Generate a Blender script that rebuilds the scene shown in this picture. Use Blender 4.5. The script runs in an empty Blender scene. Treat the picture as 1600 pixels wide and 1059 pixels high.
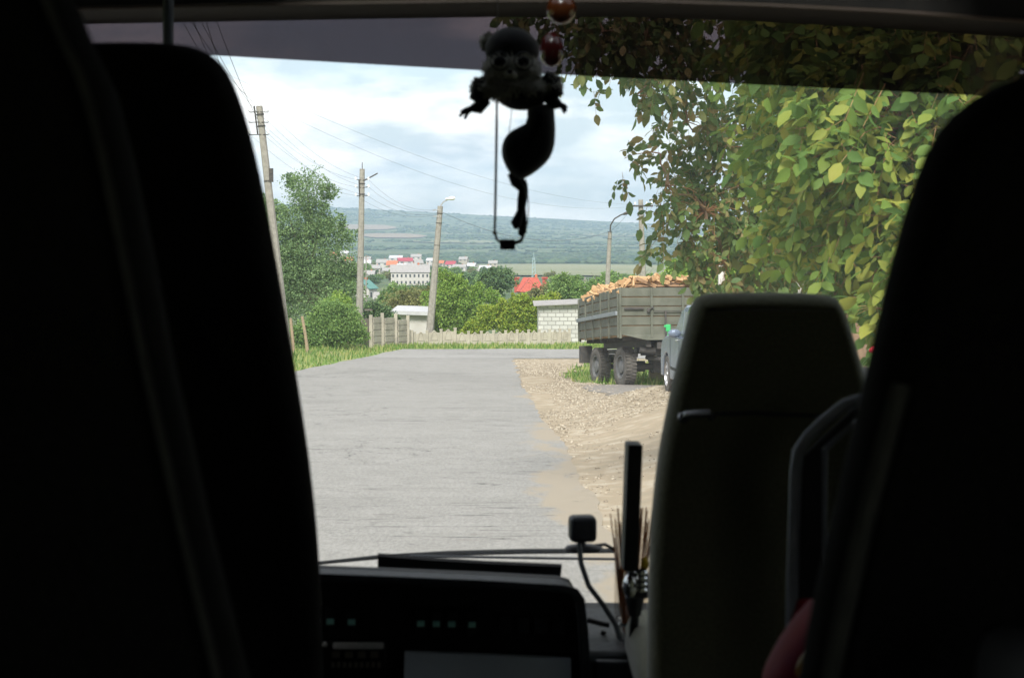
import bpy, math, random
import numpy as np
from mathutils import Vector, Matrix, noise as mnoise
R = math.radians
random.seed(7); rng = np.random.default_rng(11)
scene = bpy.context.scene
col = scene.collection
# ------------------------------------------------------------------ camera
CAMZ = 2.2
F = 2373.0                      # focal length in photograph pixels (35 mm on a 23.6 mm sensor)
TH = math.atan(184.5 / F)       # pitch down
cam_d = bpy.data.cameras.new("camera"); cam = bpy.data.objects.new("camera", cam_d); col.objects.link(cam)
cam.location = (0, 0, CAMZ); cam.rotation_euler = (R(90) - TH, 0, 0)
cam_d.sensor_width = 23.6; cam_d.lens = 35.0; cam_d.clip_start = 0.02; cam_d.clip_end = 40000
cam_d.dof.use_dof = True; cam_d.dof.focus_distance = 42; cam_d.dof.aperture_fstop = 5.0
scene.camera = cam
scene.view_settings.view_transform = 'Standard'; scene.view_settings.look = 'None'
scene.view_settings.gamma = 1; scene.view_settings.use_curve_mapping = False
scene.view_settings.exposure = 0.9
cy = scene.cycles
cy.max_bounces = 8; cy.transparent_max_bounces = 16; cy.volume_bounces = 1; cy.sample_clamp_indirect = 4
# ------------------------------------------------------------------ sky and sun
SUN_EL, SUN_AZ = R(46), R(188)          # azimuth clockwise from +Y: high behind the bus
w = bpy.data.worlds.new("World"); scene.world = w; w.use_nodes = True
nt = w.node_tree; N = nt.nodes; Lk = nt.links; N.clear()
def nn(t, **k):
    n = N.new(t)
    for a, b in k.items(): setattr(n, a, b)
    return n
wo = nn('ShaderNodeOutputWorld'); bg = nn('ShaderNodeBackground'); bg.inputs['Strength'].default_value = 0.1
sky = nn('ShaderNodeTexSky', sky_type='NISHITA', sun_disc=False, sun_elevation=SUN_EL, sun_rotation=SUN_AZ)
tc = nn('ShaderNodeTexCoord'); mp = nn('ShaderNodeMapping'); mp.inputs['Scale'].default_value = (1.0, 1.0, 3.2)
mp.inputs['Location'].default_value = (0.37, 0.2, 0.55)
nz = nn('ShaderNodeTexNoise'); nz.inputs['Scale'].default_value = 3.2; nz.inputs['Detail'].default_value = 7; nz.inputs['Roughness'].default_value = .52
cr = nn('ShaderNodeValToRGB'); cr.color_ramp.elements[0].position = .36; cr.color_ramp.elements[0].color = (.42, .42, .42, 1)
cr.color_ramp.elements[1].position = .6; cr.color_ramp.elements[1].color = (1, 1, 1, 1)
cc = nn('ShaderNodeValToRGB')
cc.color_ramp.elements[0].position = .44; cc.color_ramp.elements[0].color = (4.4, 4.9, 5.1, 1)
cc.color_ramp.elements[1].position = .56; cc.color_ramp.elements[1].color = (10.5, 9.8, 9.2, 1)
nz2 = nn('ShaderNodeTexNoise'); nz2.inputs['Scale'].default_value = 4.5; nz2.inputs['Detail'].default_value = 7; nz2.inputs['Roughness'].default_value = .6
mx = nn('ShaderNodeMix', data_type='RGBA')
Lk.new(tc.outputs['Generated'], mp.inputs['Vector']); Lk.new(mp.outputs[0], nz.inputs['Vector']); Lk.new(mp.outputs[0], nz2.inputs['Vector'])
Lk.new(nz.outputs['Fac'], cr.inputs[0]); Lk.new(nz2.outputs['Fac'], cc.inputs[0])
Lk.new(cr.outputs[0], mx.inputs[0]); Lk.new(sky.outputs[0], mx.inputs[6]); Lk.new(cc.outputs[0], mx.inputs[7])
Lk.new(mx.outputs[2], bg.inputs[0]); Lk.new(bg.outputs[0], wo.inputs[0])
sl = bpy.data.lights.new("sun", 'SUN'); sl.energy = 3.2; sl.angle = R(20); sl.color = (1, .95, .88)
so = bpy.data.objects.new("sun", sl); col.objects.link(so)
sd = Vector((math.sin(SUN_AZ) * math.cos(SUN_EL), math.cos(SUN_AZ) * math.cos(SUN_EL), math.sin(SUN_EL)))
so.rotation_euler = sd.to_track_quat('Z', 'Y').to_euler(); so.location = (-20, -20, 60)

# ------------------------------------------------------------------ helpers
def elev(py):
    dy = -(py - 529.5) / F
    return (-math.sin(TH) + dy * math.cos(TH)) / (math.cos(TH) + dy * math.sin(TH))
def at(px, py, Y):
    dx = (px - 800) / F; dy = -(py - 529.5) / F
    t = Y / (math.cos(TH) + dy * math.sin(TH))
    return Vector((dx * t, Y, CAMZ + t * (-math.sin(TH) + dy * math.cos(TH))))
def sm(a, b, x):
    t = min(1, max(0, (x - a) / (b - a))); return t * t * (3 - 2 * t)
PROF = [(75, 541), (90, 531), (150, 507), (250, 486), (400, 468), (650, 449), (1000, 435), (1500, 425), (2400, 413), (3000, 404),
        (4000, 388), (5500, 368), (7500, 351), (9000, 337)]
PZ = [(-200, 10.4), (0, 0.0), (75, -3.9)] + [(Y, CAMZ + Y * elev(p)) for Y, p in PROF[1:]] + [(12000, 20)]
PX_, PZ_ = zip(*PZ)
def gz(X, Y):
    z = float(np.interp(Y, PX_, PZ_))
    if Y > 3300:
        u = X / Y; z -= Y * (u + .008) * .052 * sm(3300, 9000, Y)
        z += 3 * mnoise.noise(Vector((X / 900, Y / 1300, 1))) * sm(3300, 5000, Y) * (1 - sm(7000, 9000, Y) * .5)
    elif Y > 80:
        z += sm(80, 200, Y) * 1.2 * mnoise.noise(Vector((X / 60, Y / 60, 2)))
    else:
        z += -.13 * sm(38.5, 42, Y) * sm(1, 2, X) * (1 - sm(46, 53, Y))
        z += .50 * sm(.9, 3.2, X) * sm(6, 27, Y) * (1 - sm(29.5, 34, Y))
        z += .10 * sm(-6.6, -8.5, X) * sm(8, 30, Y) + .5 * sm(-9, -16, X)
    return z
def ground_px(px, py, y0=80):
    Y = y0
    while Y < 9200:
        p = at(px, py, Y)
        if gz(p.x, Y) >= p.z: return Vector((p.x, Y, gz(p.x, Y)))
        Y *= 1.006
    return at(px, py, 9000)

MATS = {}
def mat(name, c1, c2=None, scale=6, rough=.8, metal=0, bump=0, detail=6, emis=None, spec=.3, stretch=None, c3=None, coord='Object', island=0, trans=0, lo=.35, hi=.65, sheen=0):
    m = bpy.data.materials.new(name); m.use_nodes = True; t = m.node_tree; n = t.nodes; l = t.links
    b = n['Principled BSDF']; b.inputs['Roughness'].default_value = rough; b.inputs['Metallic'].default_value = metal
    b.inputs['Specular IOR Level'].default_value = spec
    if sheen: b.inputs['Sheen Weight'].default_value = sheen
    c2 = c2 or tuple(x * .8 for x in c1)
    tcn = n.new('ShaderNodeTexCoord'); mpn = n.new('ShaderNodeMapping')
    mpn.inputs['Scale'].default_value = stretch or (1, 1, 1)
    l.new(tcn.outputs[coord], mpn.inputs[0])
    z = n.new('ShaderNodeTexNoise'); z.inputs['Scale'].default_value = scale; z.inputs['Detail'].default_value = detail
    l.new(mpn.outputs[0], z.inputs['Vector'])
    r = n.new('ShaderNodeValToRGB'); e = r.color_ramp.elements
    e[0].position = lo; e[0].color = (*c1, 1); e[1].position = hi; e[1].color = (*c2, 1)
    if c3: k = e.new(.5 * (lo + hi)); k.color = (*c3, 1)
    src = z.outputs['Fac']
    if island:
        g = n.new('ShaderNodeNewGeometry'); a = n.new('ShaderNodeMix'); a.inputs[0].default_value = island
        l.new(z.outputs['Fac'], a.inputs[2]); l.new(g.outputs['Random Per Island'], a.inputs[3]); src = a.outputs[0]
    l.new(src, r.inputs[0]); l.new(r.outputs[0], b.inputs['Base Color'])
    if bump:
        bp = n.new('ShaderNodeBump'); bp.inputs['Strength'].default_value = bump; bp.inputs['Distance'].default_value = .02
        l.new(z.outputs['Fac'], bp.inputs['Height']); l.new(bp.outputs[0], b.inputs['Normal'])
    if trans:
        tr = n.new('ShaderNodeBsdfTranslucent'); l.new(r.outputs[0], tr.inputs[0]); ms = n.new('ShaderNodeMixShader')
        ms.inputs[0].default_value = trans; l.new(b.outputs[0], ms.inputs[1]); l.new(tr.outputs[0], ms.inputs[2])
        l.new(ms.outputs[0], n['Material Output'].inputs[0])
    MATS[name] = m; return m
class MB:
    def __init__(s): s.v = []; s.f = []; s.mi = []; s.m = 0
    def add(s, vs, fs):
        o = len(s.v); s.v += [tuple(x) for x in vs]; s.f += [tuple(i + o for i in f) for f in fs]; s.mi += [s.m] * len(fs); return s
    def box(s, c, d, M=None):
        c = Vector(c); vs = [Vector((x * d[0] / 2, y * d[1] / 2, z * d[2] / 2)) for x in (-1, 1) for y in (-1, 1) for z in (-1, 1)]
        if M: vs = [M @ p for p in vs]
        return s.add([p + c for p in vs], [(0, 1, 3, 2), (4, 6, 7, 5), (0, 4, 5, 1), (2, 3, 7, 6), (0, 2, 6, 4), (1, 5, 7, 3)])
    def tube(s, pts, rad, seg=8, caps=True):
        pts = [Vector(p) for p in pts]; n = len(pts)
        if not hasattr(rad, '__len__'): rad = [rad] * n
        vs = []; fs = []; up = Vector((0, 0, 1)); prev = None
        for i in range(n):
            d = (pts[min(i + 1, n - 1)] - pts[max(i - 1, 0)]).normalized()
            a = prev if prev is not None else (Vector((1, 0, 0)) if abs(d.z) > .9 else up)
            x = (a - d * a.dot(d)); x = x.normalized() if x.length > 1e-6 else d.orthogonal().normalized(); prev = x; y = d.cross(x)
            for k in range(seg):
                t = 2 * math.pi * k / seg; vs.append(pts[i] + (x * math.cos(t) + y * math.sin(t)) * rad[i])
        for i in range(n - 1):
            for k in range(seg):
                a = i * seg + k; b = i * seg + (k + 1) % seg; fs.append((a, b, b + seg, a + seg))
        if caps: fs.append(tuple(range(seg - 1, -1, -1))); fs.append(tuple((n - 1) * seg + k for k in range(seg)))
        return s.add(vs, fs)
    def lathe(s, c, prof, axis='Z', seg=24, M=None):     # prof: (radius, height) pairs
        c = Vector(c); vs = []; fs = []
        for r_, h in prof:
            for k in range(seg):
                t = 2 * math.pi * k / seg; a, b = r_ * math.cos(t), r_ * math.sin(t)
                p = Vector((a, b, h)) if axis == 'Z' else (Vector((h, a, b)) if axis == 'X' else Vector((a, h, b)))
                vs.append(c + (M @ p if M else p))
        for i in range(len(prof) - 1):
            for k in range(seg):
                a = i * seg + k; b = i * seg + (k + 1) % seg; fs.append((a, b, b + seg, a + seg))
        return s.add(vs, fs)
    def ell(s, c, r, seg=16, rings=10, M=None, lump=0, seed=0):
        c = Vector(c); vs = []; fs = []
        for i in range(rings + 1):
            ph = math.pi * i / rings
            for k in range(seg):
                t = 2 * math.pi * k / seg
                d = Vector((math.sin(ph) * math.cos(t), math.sin(ph) * math.sin(t), math.cos(ph)))
                q = 1 + lump * mnoise.noise(d * 2.5 + Vector((seed, 0, 0)))
                p = Vector((d.x * r[0], d.y * r[1], d.z * r[2])) * q
                vs.append(c + (M @ p if M else p))
        for i in range(rings):
            for k in range(seg):
                a = i * seg + k; b = i * seg + (k + 1) % seg; fs.append((a, a + seg, b + seg, b))
        return s.add(vs, fs)
    def prism(s, poly, ext):      # closed polygon of 3D points, extruded by a vector
        n = len(poly); ext = Vector(ext); vs = [Vector(p) for p in poly] + [Vector(p) + ext for p in poly]
        fs = [tuple(range(n)), tuple(range(2 * n - 1, n - 1, -1))] + [(i, i + n, (i + 1) % n + n, (i + 1) % n) for i in range(n)]
        return s.add(vs, fs)
    def pillow(s, pts, Y, thick, r, steps=5):   # pts: pixel outline, a cushion of real thickness with rounded rims
        P = [at(x, y, Y) for x, y in pts]; n = len(P)
        Q = [Vector((p.x, p.z)) for p in P]
        area = sum(Q[i].x * Q[(i + 1) % n].y - Q[(i + 1) % n].x * Q[i].y for i in range(n)); sg = 1 if area > 0 else -1
        nor = []
        for i in range(n):
            t = (Q[(i + 1) % n] - Q[i - 1]).normalized(); nor.append(Vector((-t.y, t.x)) * sg)
        rings = []
        for k in range(2 * steps + 1):
            a = math.pi * k / (2 * steps); ins = r * (1 - math.sin(a)); yy = Y + thick * .5 * (1 - math.cos(a)) 
            rings.append([Vector((Q[i].x + nor[i].x * ins, yy, Q[i].y + nor[i].y * ins)) for i in range(n)])
        vs = [v for g in rings for v in g]; fs = []
        for k in range(len(rings) - 1):
            for i in range(n):
                a = k * n + i; b = k * n + (i + 1) % n; fs.append((a, b, b + n, a + n))
        fs.append(tuple(range(n - 1, -1, -1))); fs.append(tuple((len(rings) - 1) * n + i for i in range(n)))
        return s.add(vs, fs)
    def build(s, name, m, parent=None, smooth=True, bevel=0, local=False):
        me = bpy.data.meshes.new(name); me.from_pydata(s.v, [], s.f)
        for x in (m if isinstance(m, (list, tuple)) else [m]): me.materials.append(x)
        if isinstance(m, (list, tuple)): me.polygons.foreach_set('material_index', s.mi)
        me.validate(); me.update()
        o = bpy.data.objects.new(name, me); col.objects.link(o)
        if smooth: me.shade_smooth(); me.set_sharp_from_angle(angle=R(40))
        if bevel:
            b = o.modifiers.new('bevel', 'BEVEL'); b.width = bevel; b.segments = 2; b.limit_method = 'ANGLE'
        if parent:
            o.parent = parent
            if not local:
                q = parent; off = Vector((0, 0, 0))
                while q: off += q.location; q = q.parent
                o.location = -off
        return o
def tag(o, label=None, cat=None, group=None, kind=None):
    if label: o['label'] = label
    if cat: o['category'] = cat
    if group: o['group'] = group
    if kind: o['kind'] = kind
    return o
def empty(name, loc, label, cat, group=None):
    o = bpy.data.objects.new(name, None); col.objects.link(o); o.location = loc; o.empty_display_size = .1
    return tag(o, label, cat, group)
def copy_tree(o, parent=None):
    c = o.copy(); col.objects.link(c)
    if parent: c.parent = parent
    for ch in list(o.children): copy_tree(ch, c)
    return c
def sheet(name, rows, m, kind='structure'):   # rows of 3D points -> grid
    nv = len(rows[0]); b = MB(); b.v = [tuple(p) for r_ in rows for p in r_]
    b.f = [(i * nv + j, i * nv + j + 1, (i + 1) * nv + j + 1, (i + 1) * nv + j) for i in range(len(rows) - 1) for j in range(nv - 1)]
    b.mi = [0] * len(b.f)
    o = b.build(name, m); o['kind'] = kind; return o
def npmesh(name, V, Fc, m, parent=None, smooth=False):   # V (n,k,3) one leaf each, Fc faces of the template
    n, k = V.shape[:2]; me = bpy.data.meshes.new(name)
    fl = np.array([i for f in Fc for i in f]); ls = np.array([len(f) for f in Fc])
    loops = (fl[None, :] + (np.arange(n) * k)[:, None]).ravel()
    tot = np.tile(ls, n); st = np.concatenate([[0], np.cumsum(tot)[:-1]])
    me.vertices.add(n * k); me.vertices.foreach_set('co', V.reshape(-1).astype(np.float32))
    me.loops.add(len(loops)); me.loops.foreach_set('vertex_index', loops.astype(np.int32))
    me.polygons.add(len(tot)); me.polygons.foreach_set('loop_start', st.astype(np.int32)); me.polygons.foreach_set('loop_total', tot.astype(np.int32))
    me.update(calc_edges=True); me.materials.append(m)
    o = bpy.data.objects.new(name, me); col.objects.link(o)
    if parent: o.parent = parent; o.location = -parent.location
    return o
def frames(n, d, up=None):      # orthonormal frames with x axis along d
    d = d / np.linalg.norm(d, axis=1, keepdims=True)
    a = rng.normal(size=(n, 3)) if up is None else up
    y = np.cross(a, d); y /= np.linalg.norm(y, axis=1, keepdims=True) + 1e-9
    z = np.cross(d, y); return d, y, z
DIAM = np.array([(0, 0, 0), (.5, .28, .05), (1, 0, -.03), (.5, -.28, .05)]); DIAM_F = [(0, 1, 2), (0, 2, 3)]
LEAF = np.array([(0, 0, 0), (.22, .2, .05), (.55, .27, .06), (.85, .13, 0), (1, 0, -.1), (.85, -.13, 0), (.55, -.27, .06), (.22, -.2, .05), (.22, 0, 0), (.55, 0, 0), (.85, 0, -.05)])
LEAF_F = [(0, 8, 1), (8, 9, 2, 1), (9, 10, 3, 2), (10, 4, 3), (0, 7, 8), (8, 7, 6, 9), (9, 6, 5, 10), (10, 5, 4)]
def leaves(P, D, S, T, up=None):
    n = len(P); x, y, z = frames(n, D, up)
    return P[:, None, :] + S[:, None, None] * (T[None, :, 0, None] * x[:, None, :] + T[None, :, 1, None] * y[:, None, :] + T[None, :, 2, None] * z[:, None, :])
def crown_points(blobs, n, per=14, spread=.22, shell=.45):
    """leaf positions gathered into sprigs through the volume of several lobes"""
    ns = max(1, n // per); wts = np.array([(b[3] * b[4] * b[5]) ** .66 * (b[6] if len(b) > 6 else 1) for b in blobs]); wts /= wts.sum()
    ix = rng.choice(len(blobs), ns, p=wts); B = np.array([b[:6] for b in blobs])[ix]
    d = rng.normal(size=(ns, 3)); d /= np.linalg.norm(d, axis=1, keepdims=True)
    lump = 1 + .22 * np.sin(d[:, 0] * 5 + ix * 1.7) * np.cos(d[:, 1] * 6 + ix) + .15 * np.sin(d[:, 2] * 9 + ix * 2.3)
    rr = (shell + (1 - shell) * rng.random(ns) ** .6) * lump
    C = B[:, :3] + d * B[:, 3:] * rr[:, None]
    sz = np.cbrt(B[:, 3] * B[:, 4] * B[:, 5])
    P = np.repeat(C, per, 0) + rng.normal(size=(ns * per, 3)) * (np.repeat(sz, per) * spread)[:, None] * np.array([1, 1, .7])
    return P, np.repeat(d, per, 0)
def add_tree(name, base, blobs, n, size, m, bark, label, cat='tree', group=None, tr=.14, per=14, spread=.2, gap=0, limbs=True, shell=.4):
    base = Vector(base); root = empty(name, base, label, cat, group)
    P, D = crown_points(blobs, n, per, spread, shell)
    D = D + rng.normal(size=D.shape) * .9 + np.array([0, 0, -.25])
    V = leaves(P, D, size * (.6 + .8 * rng.random(len(P))), DIAM)
    npmesh('crown', V, DIAM_F, m, root)
    b = MB(); big = sorted(blobs, key=lambda q: -q[3])[:9]
    top = Vector((sum(q[0] for q in big) / len(big), sum(q[1] for q in big) / len(big), base.z + .75 * (max(q[2] for q in big) - base.z)))
    fork = base.lerp(top, .35) + Vector((.1, 0, 0))
    b.tube([base - Vector((0, 0, .3)), base.lerp(fork, .5) + Vector((.05, .03, 0)), fork, fork.lerp(top, .6), top], [tr * 1.25, tr, tr * .8, tr * .5, tr * .15])
    if limbs:
        for q in big:
            c = Vector(q[:3]); mid = fork.lerp(c, .5) + Vector((random.uniform(-.2, .2), 0, .15 * (c - fork).length * .3))
            b.tube([fork, mid, c, c + (c - mid) * .5], [tr * .55, tr * .35, tr * .18, tr * .05], 6)
    b.build('trunk', bark, root)
    return root

# ------------------------------------------------------------------ materials
asphalt = mat('asphalt', (.232, .228, .214), (.256, .252, .238), 2.2, .9)
def road_nodes(m, sand=1.0):
    t = m.node_tree; n = t.nodes; l = t.links; b = n['Principled BSDF']
    old = b.inputs['Base Color'].links[0].from_socket
    tcn = n.new('ShaderNodeTexCoord')
    def nzz(sc, vec, det=4, rough=.5):
        mpn = n.new('ShaderNodeMapping'); mpn.inputs['Scale'].default_value = vec; l.new(tcn.outputs['Object'], mpn.inputs[0])
        z = n.new('ShaderNodeTexNoise'); z.inputs['Scale'].default_value = sc; z.inputs['Detail'].default_value = det; z.inputs['Roughness'].default_value = rough
        l.new(mpn.outputs[0], z.inputs['Vector']); return z
    def ramp(src, p0, c0, p1, c1, more=()):
        r = n.new('ShaderNodeValToRGB'); e = r.color_ramp.elements; e[0].position = p0; e[0].color = (c0, c0, c0, 1); e[1].position = p1; e[1].color = (c1, c1, c1, 1)
        for p, c in more: k = e.new(p); k.color = (c, c, c, 1)
        l.new(src, r.inputs[0]); return r
    def mul(a, bb, blend='MULTIPLY', fac=1.0):
        x = n.new('ShaderNodeMix'); x.data_type = 'RGBA'; x.blend_type = blend; x.inputs[0].default_value = fac
        l.new(a, x.inputs[6]); l.new(bb, x.inputs[7]); return x.outputs[2]
    # thin transverse cracks: narrow contour of a noise stretched across the road
    c1 = nzz(1.4, (.09, 1.0, 1), 4, .6); k1 = ramp(c1.outputs['Fac'], .493, 1, .507, 1, ((.499, .38), (.501, .38)))
    c2 = nzz(2.1, (.16, 1.0, 1), 3, .6); k2 = ramp(c2.outputs['Fac'], .541, 1, .549, 1, ((.5446, .8), (.5454, .8)))
    msk = nzz(.25, (1, 1, 1), 2); km = ramp(msk.outputs['Fac'], .42, 0, .55, 1)
    one = n.new('ShaderNodeRGB'); one.outputs[0].default_value = (1, 1, 1, 1)
    x = n.new('ShaderNodeMix'); x.data_type = 'RGBA'; l.new(km.outputs[0], x.inputs[0]); l.new(one.outputs[0], x.inputs[6]); l.new(k1.outputs[0], x.inputs[7])
    c = mul(old, x.outputs[2]); c = mul(c, k2.outputs[0])
    p = nzz(.55, (.5, 1, 1), 5, .6); kp = ramp(p.outputs['Fac'], .3, .96, .7, 1.02); c = mul(c, kp.outputs[0])
    g = nzz(32, (1, .28, 1), 4, .75); kg = ramp(g.outputs['Fac'], .3, .78, .7, 1.2); c = mul(c, kg.outputs[0])
    s = nzz(1.6, (.7, 1.6, 1), 6, .7); ks = ramp(s.outputs['Fac'], .64, 0, .76, .5)
    br = n.new('ShaderNodeRGB'); br.outputs[0].default_value = (.16, .13, .10, 1)
    x = n.new('ShaderNodeMix'); x.data_type = 'RGBA'; l.new(ks.outputs[0], x.inputs[0]); l.new(c, x.inputs[6]); l.new(br.outputs[0], x.inputs[7])
    c = x.outputs[2]
    # sand washed over the right edge, and small dark pits
    sx = n.new('ShaderNodeSeparateXYZ'); l.new(tcn.outputs['Object'], sx.inputs[0])
    e = nzz(.9, (1, .45, 1), 6, .65)
    def mth(op, a, bb):
        q = n.new('ShaderNodeMath'); q.operation = op
        for i_, v_ in enumerate((a, bb)):
            if isinstance(v_, (int, float)): q.inputs[i_].default_value = v_
            else: l.new(v_, q.inputs[i_])
        return q.outputs[0]
    ed = mth('ADD', mth('MULTIPLY', e.outputs['Fac'], 3.4), sx.outputs[0])
    ke = ramp(mth('ADD', ed, -1.6), .5, 0, .8, .9 * sand)
    sa = n.new('ShaderNodeRGB'); sa.outputs[0].default_value = (.29, .25, .19, 1)
    x = n.new('ShaderNodeMix'); x.data_type = 'RGBA'; l.new(ke.outputs[0], x.inputs[0]); l.new(c, x.inputs[6]); l.new(sa.outputs[0], x.inputs[7]); c = x.outputs[2]
    vm = n.new('ShaderNodeMapping'); vm.inputs['Scale'].default_value = (1.1, .8, 1); l.new(tcn.outputs['Object'], vm.inputs[0])
    wn = nzz(1.3, (1, 1, 1), 4, .6); va = n.new('ShaderNodeVectorMath'); va.operation = 'ADD'; l.new(vm.outputs[0], va.inputs[0]); l.new(wn.outputs['Color'], va.inputs[1])
    vo = n.new('ShaderNodeTexVoronoi'); vo.feature = 'DISTANCE_TO_EDGE'; vo.inputs['Scale'].default_value = 1.1; l.new(va.outputs[0], vo.inputs['Vector'])
    kv = ramp(vo.outputs['Distance'], .0, .45, .022, 1); mk = nzz(.3, (1, .6, 1), 3); kk_ = ramp(mk.outputs['Fac'], .5, 0, .62, 1)
    x = n.new('ShaderNodeMix'); x.data_type = 'RGBA'; l.new(kk_.outputs[0], x.inputs[0]); l.new(one.outputs[0], x.inputs[6]); l.new(kv.outputs[0], x.inputs[7]); c = mul(c, x.outputs[2])
    ph = nzz(2.6, (1, .8, 1), 2, .5); kh = ramp(ph.outputs['Fac'], .70, 1, .76, .5); c = mul(c, kh.outputs[0])
    pt = nzz(.12, (1, .6, 1), 3, .5); kt = ramp(pt.outputs['Fac'], .40, .9, .44, 1.0); c = mul(c, kt.outputs[0])
    l.new(c, b.inputs['Base Color'])
road_nodes(asphalt)
asphalt2 = mat('crossing_asphalt', (.245, .242, .23), (.275, .272, .26), 2.2, .9); road_nodes(asphalt2, 0.0)
grassland = mat('grassland', (.15, .22, .06), (.26, .25, .11), .6, .95, bump=.4, c3=(.17, .24, .07))
valley = mat('valley_ground', (.055, .095, .045), (.13, .15, .075), .012, .95, stretch=(.35, 1, 1), c3=(.085, .12, .055), lo=.38, hi=.66)
gravelm = mat('gravel_ground', (.27, .23, .165), (.37, .325, .25), 3.0, .95, bump=.3, c3=(.30, .245, .17), detail=12)
greyg = mat('grey_gravel', (.17, .16, .145), (.24, .22, .20), 9, .95, bump=.6, detail=10)
stone = mat('rubble_stone', (.26, .22, .165), (.42, .37, .29), 4, .9, island=.8)
blade = mat('grass_blade', (.10, .19, .04), (.34, .36, .13), 1.5, .8, island=.5, trans=.3, c3=(.17, .28, .06))
fieldm = mat('stubble_field', (.26, .20, .135), (.22, .18, .125), .01, .95)
flatm = mat('river_meadow', (.21, .215, .13), (.16, .18, .10), .006, .95, stretch=(.2, 1, 1))
conc = mat('pole_concrete', (.30, .285, .25), (.23, .215, .19), 7, .9, bump=.2)
fencec = mat('fence_concrete', (.40, .375, .31), (.31, .29, .24), 2.5, .9, bump=.3, c3=(.37, .34, .28))
metal_d = mat('dark_iron', (.05, .05, .05), (.09, .08, .07), 20, .6, .4)
zinc = mat('zinc', (.5, .5, .5), (.38, .38, .38), 10, .4, .6)
wirem = mat('wire_grey', (.16, .16, .17), (.12, .12, .13), 10, .7)
lampw = mat('lamp_glass_white', (.8, .8, .78), (.7, .7, .7), 5, .3)
barkm = mat('tree_bark', (.10, .08, .06), (.17, .14, .11), 12, .95, bump=.5)
barkw = mat('walnut_bark', (.17, .11, .07), (.24, .17, .11), 12, .9, bump=.4)
twigm = mat('walnut_twig', (.24, .12, .06), (.32, .2, .09), 12, .8)
lf_acacia = mat('acacia_leaf', (.11, .19, .08), (.23, .34, .14), .5, .7, island=.6, trans=.3)
lf_light = mat('light_green_leaf', (.17, .30, .055), (.28, .40, .08), .5, .7, island=.6, trans=.35)
lf_yellow = mat('yellow_green_leaf', (.19, .30, .04), (.36, .42, .06), .7, .7, island=.6, trans=.35)
lf_dark = mat('dark_green_leaf', (.07, .135, .065), (.15, .24, .09), .5, .75, island=.6, trans=.25)
lf_mid = mat('mid_green_leaf', (.12, .22, .065), (.23, .35, .10), .5, .75, island=.6, trans=.3)
lf_olive = mat('olive_leaf', (.14, .16, .055), (.26, .26, .10), .5, .75, island=.6, trans=.3)
lf_walnut = mat('walnut_leaf', (.09, .18, .045), (.37, .35, .065), 1.1, .6, island=.55, trans=.42, c3=(.175, .27, .05), spec=.22, lo=.2, hi=.85)
lf_walnutd = mat('walnut_leaf_dark', (.08, .14, .045), (.28, .22, .09), 1.1, .55, island=.65, trans=.4, c3=(.14, .22, .06), lo=.2, hi=.85)
woodland = mat('far_woodland', (.03, .065, .04), (.07, .11, .055), .02, .95, island=.7)

# ------------------------------------------------------------------ terrain
ys = list(np.arange(-60, 82, 1.0)) + list(np.geomspace(82, 10500, 150))
us = np.linspace(-1, 1, 281)
def terr_rows(ylist):
    out = []
    for Y in ylist:
        wdt = 60 + .55 * abs(Y)
        out.append([Vector((math.copysign(abs(u) ** 1.3, u) * wdt, Y, gz(math.copysign(abs(u) ** 1.3, u) * wdt, Y))) for u in us])
    return out
o = sheet('ground', terr_rows([y for y in ys if y < 92]), grassland)
o2 = sheet('valley_terrain', terr_rows([y for y in ys if y > 80]), valley)
o2.location.z = -.02
def jag(a, s, amp): return amp * mnoise.noise(Vector((a * s, 3.3, 7.7))) + amp * .5 * mnoise.noise(Vector((a * s * 3.1, 9.3, 1.7)))
def xr(Y): return float(np.interp(Y, [-20, 16, 20, 27, 37, 50, 56], [1.15, .92, .84, .57, .31, .08, 0])) + jag(Y, .55, .16)
def xl(Y): return float(np.interp(Y, [-20, 30, 44, 50, 57, 65, 68], [-7.0, -6.8, -6.7, -6.2, -5.5, -4.9, -4.6])) + jag(Y + 50, .6, .14)
rows = []
for Y in np.arange(-20, 56.01, .25):
    a, b_ = xl(Y), xr(Y); rows.append([Vector((a + (b_ - a) * t, Y, gz(a + (b_ - a) * t, Y) + .05)) for t in np.linspace(0, 1, 22)])
sheet('road', rows, asphalt)
rows = []
for t in np.linspace(0, 1, 14):
    rr = []
    for X in np.linspace(-5.6, 60, 150):
        y0 = 55.6 if X < 0.05 else 55.6 + jag(X, .5, .5) * sm(0, 2, X); y1 = 66.2 + 1.0 * sm(2, -2, abs(X)) + jag(X + 30, .3, .3)
        Y = y0 + (y1 - y0) * t; X2 = max(X, xl(Y)); rr.append(Vector((X2, Y, gz(X2, Y) + .056)))
    rows.append(rr)
sheet('crossing_road', rows, asphalt2)
def gr(Y): return float(np.interp(Y, [-20, 36.5, 38.5, 42, 46, 52, 53.5, 56], [14, 14, 2.3, 1.6, 1.5, 2.6, 9, 14])) + jag(Y + 9, .5, .3)
rows = []
for Y in np.arange(-20, 55.7, .25):
    a = xr(Y) - .06; b_ = gr(Y); rows.append([Vector((a + (b_ - a) * t ** 1.5, Y, gz(a + (b_ - a) * t ** 1.5, Y) + .042)) for t in np.linspace(0, 1, 26)])
sheet('gravel_verge', rows, gravelm)
rows = []
for Y in np.arange(33.4, 38.3, .25):
    a = 1.9 + jag(Y, 1, .5) + max(0, (35 - Y)) * .3; rows.append([Vector((a + (12 - a) * t, Y + jag(a + t * 9, .7, .4), gz(a + (12 - a) * t, Y) + .05)) for t in np.linspace(0, 1, 20)])
sheet('grey_gravel_drive', rows, greyg)
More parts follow.
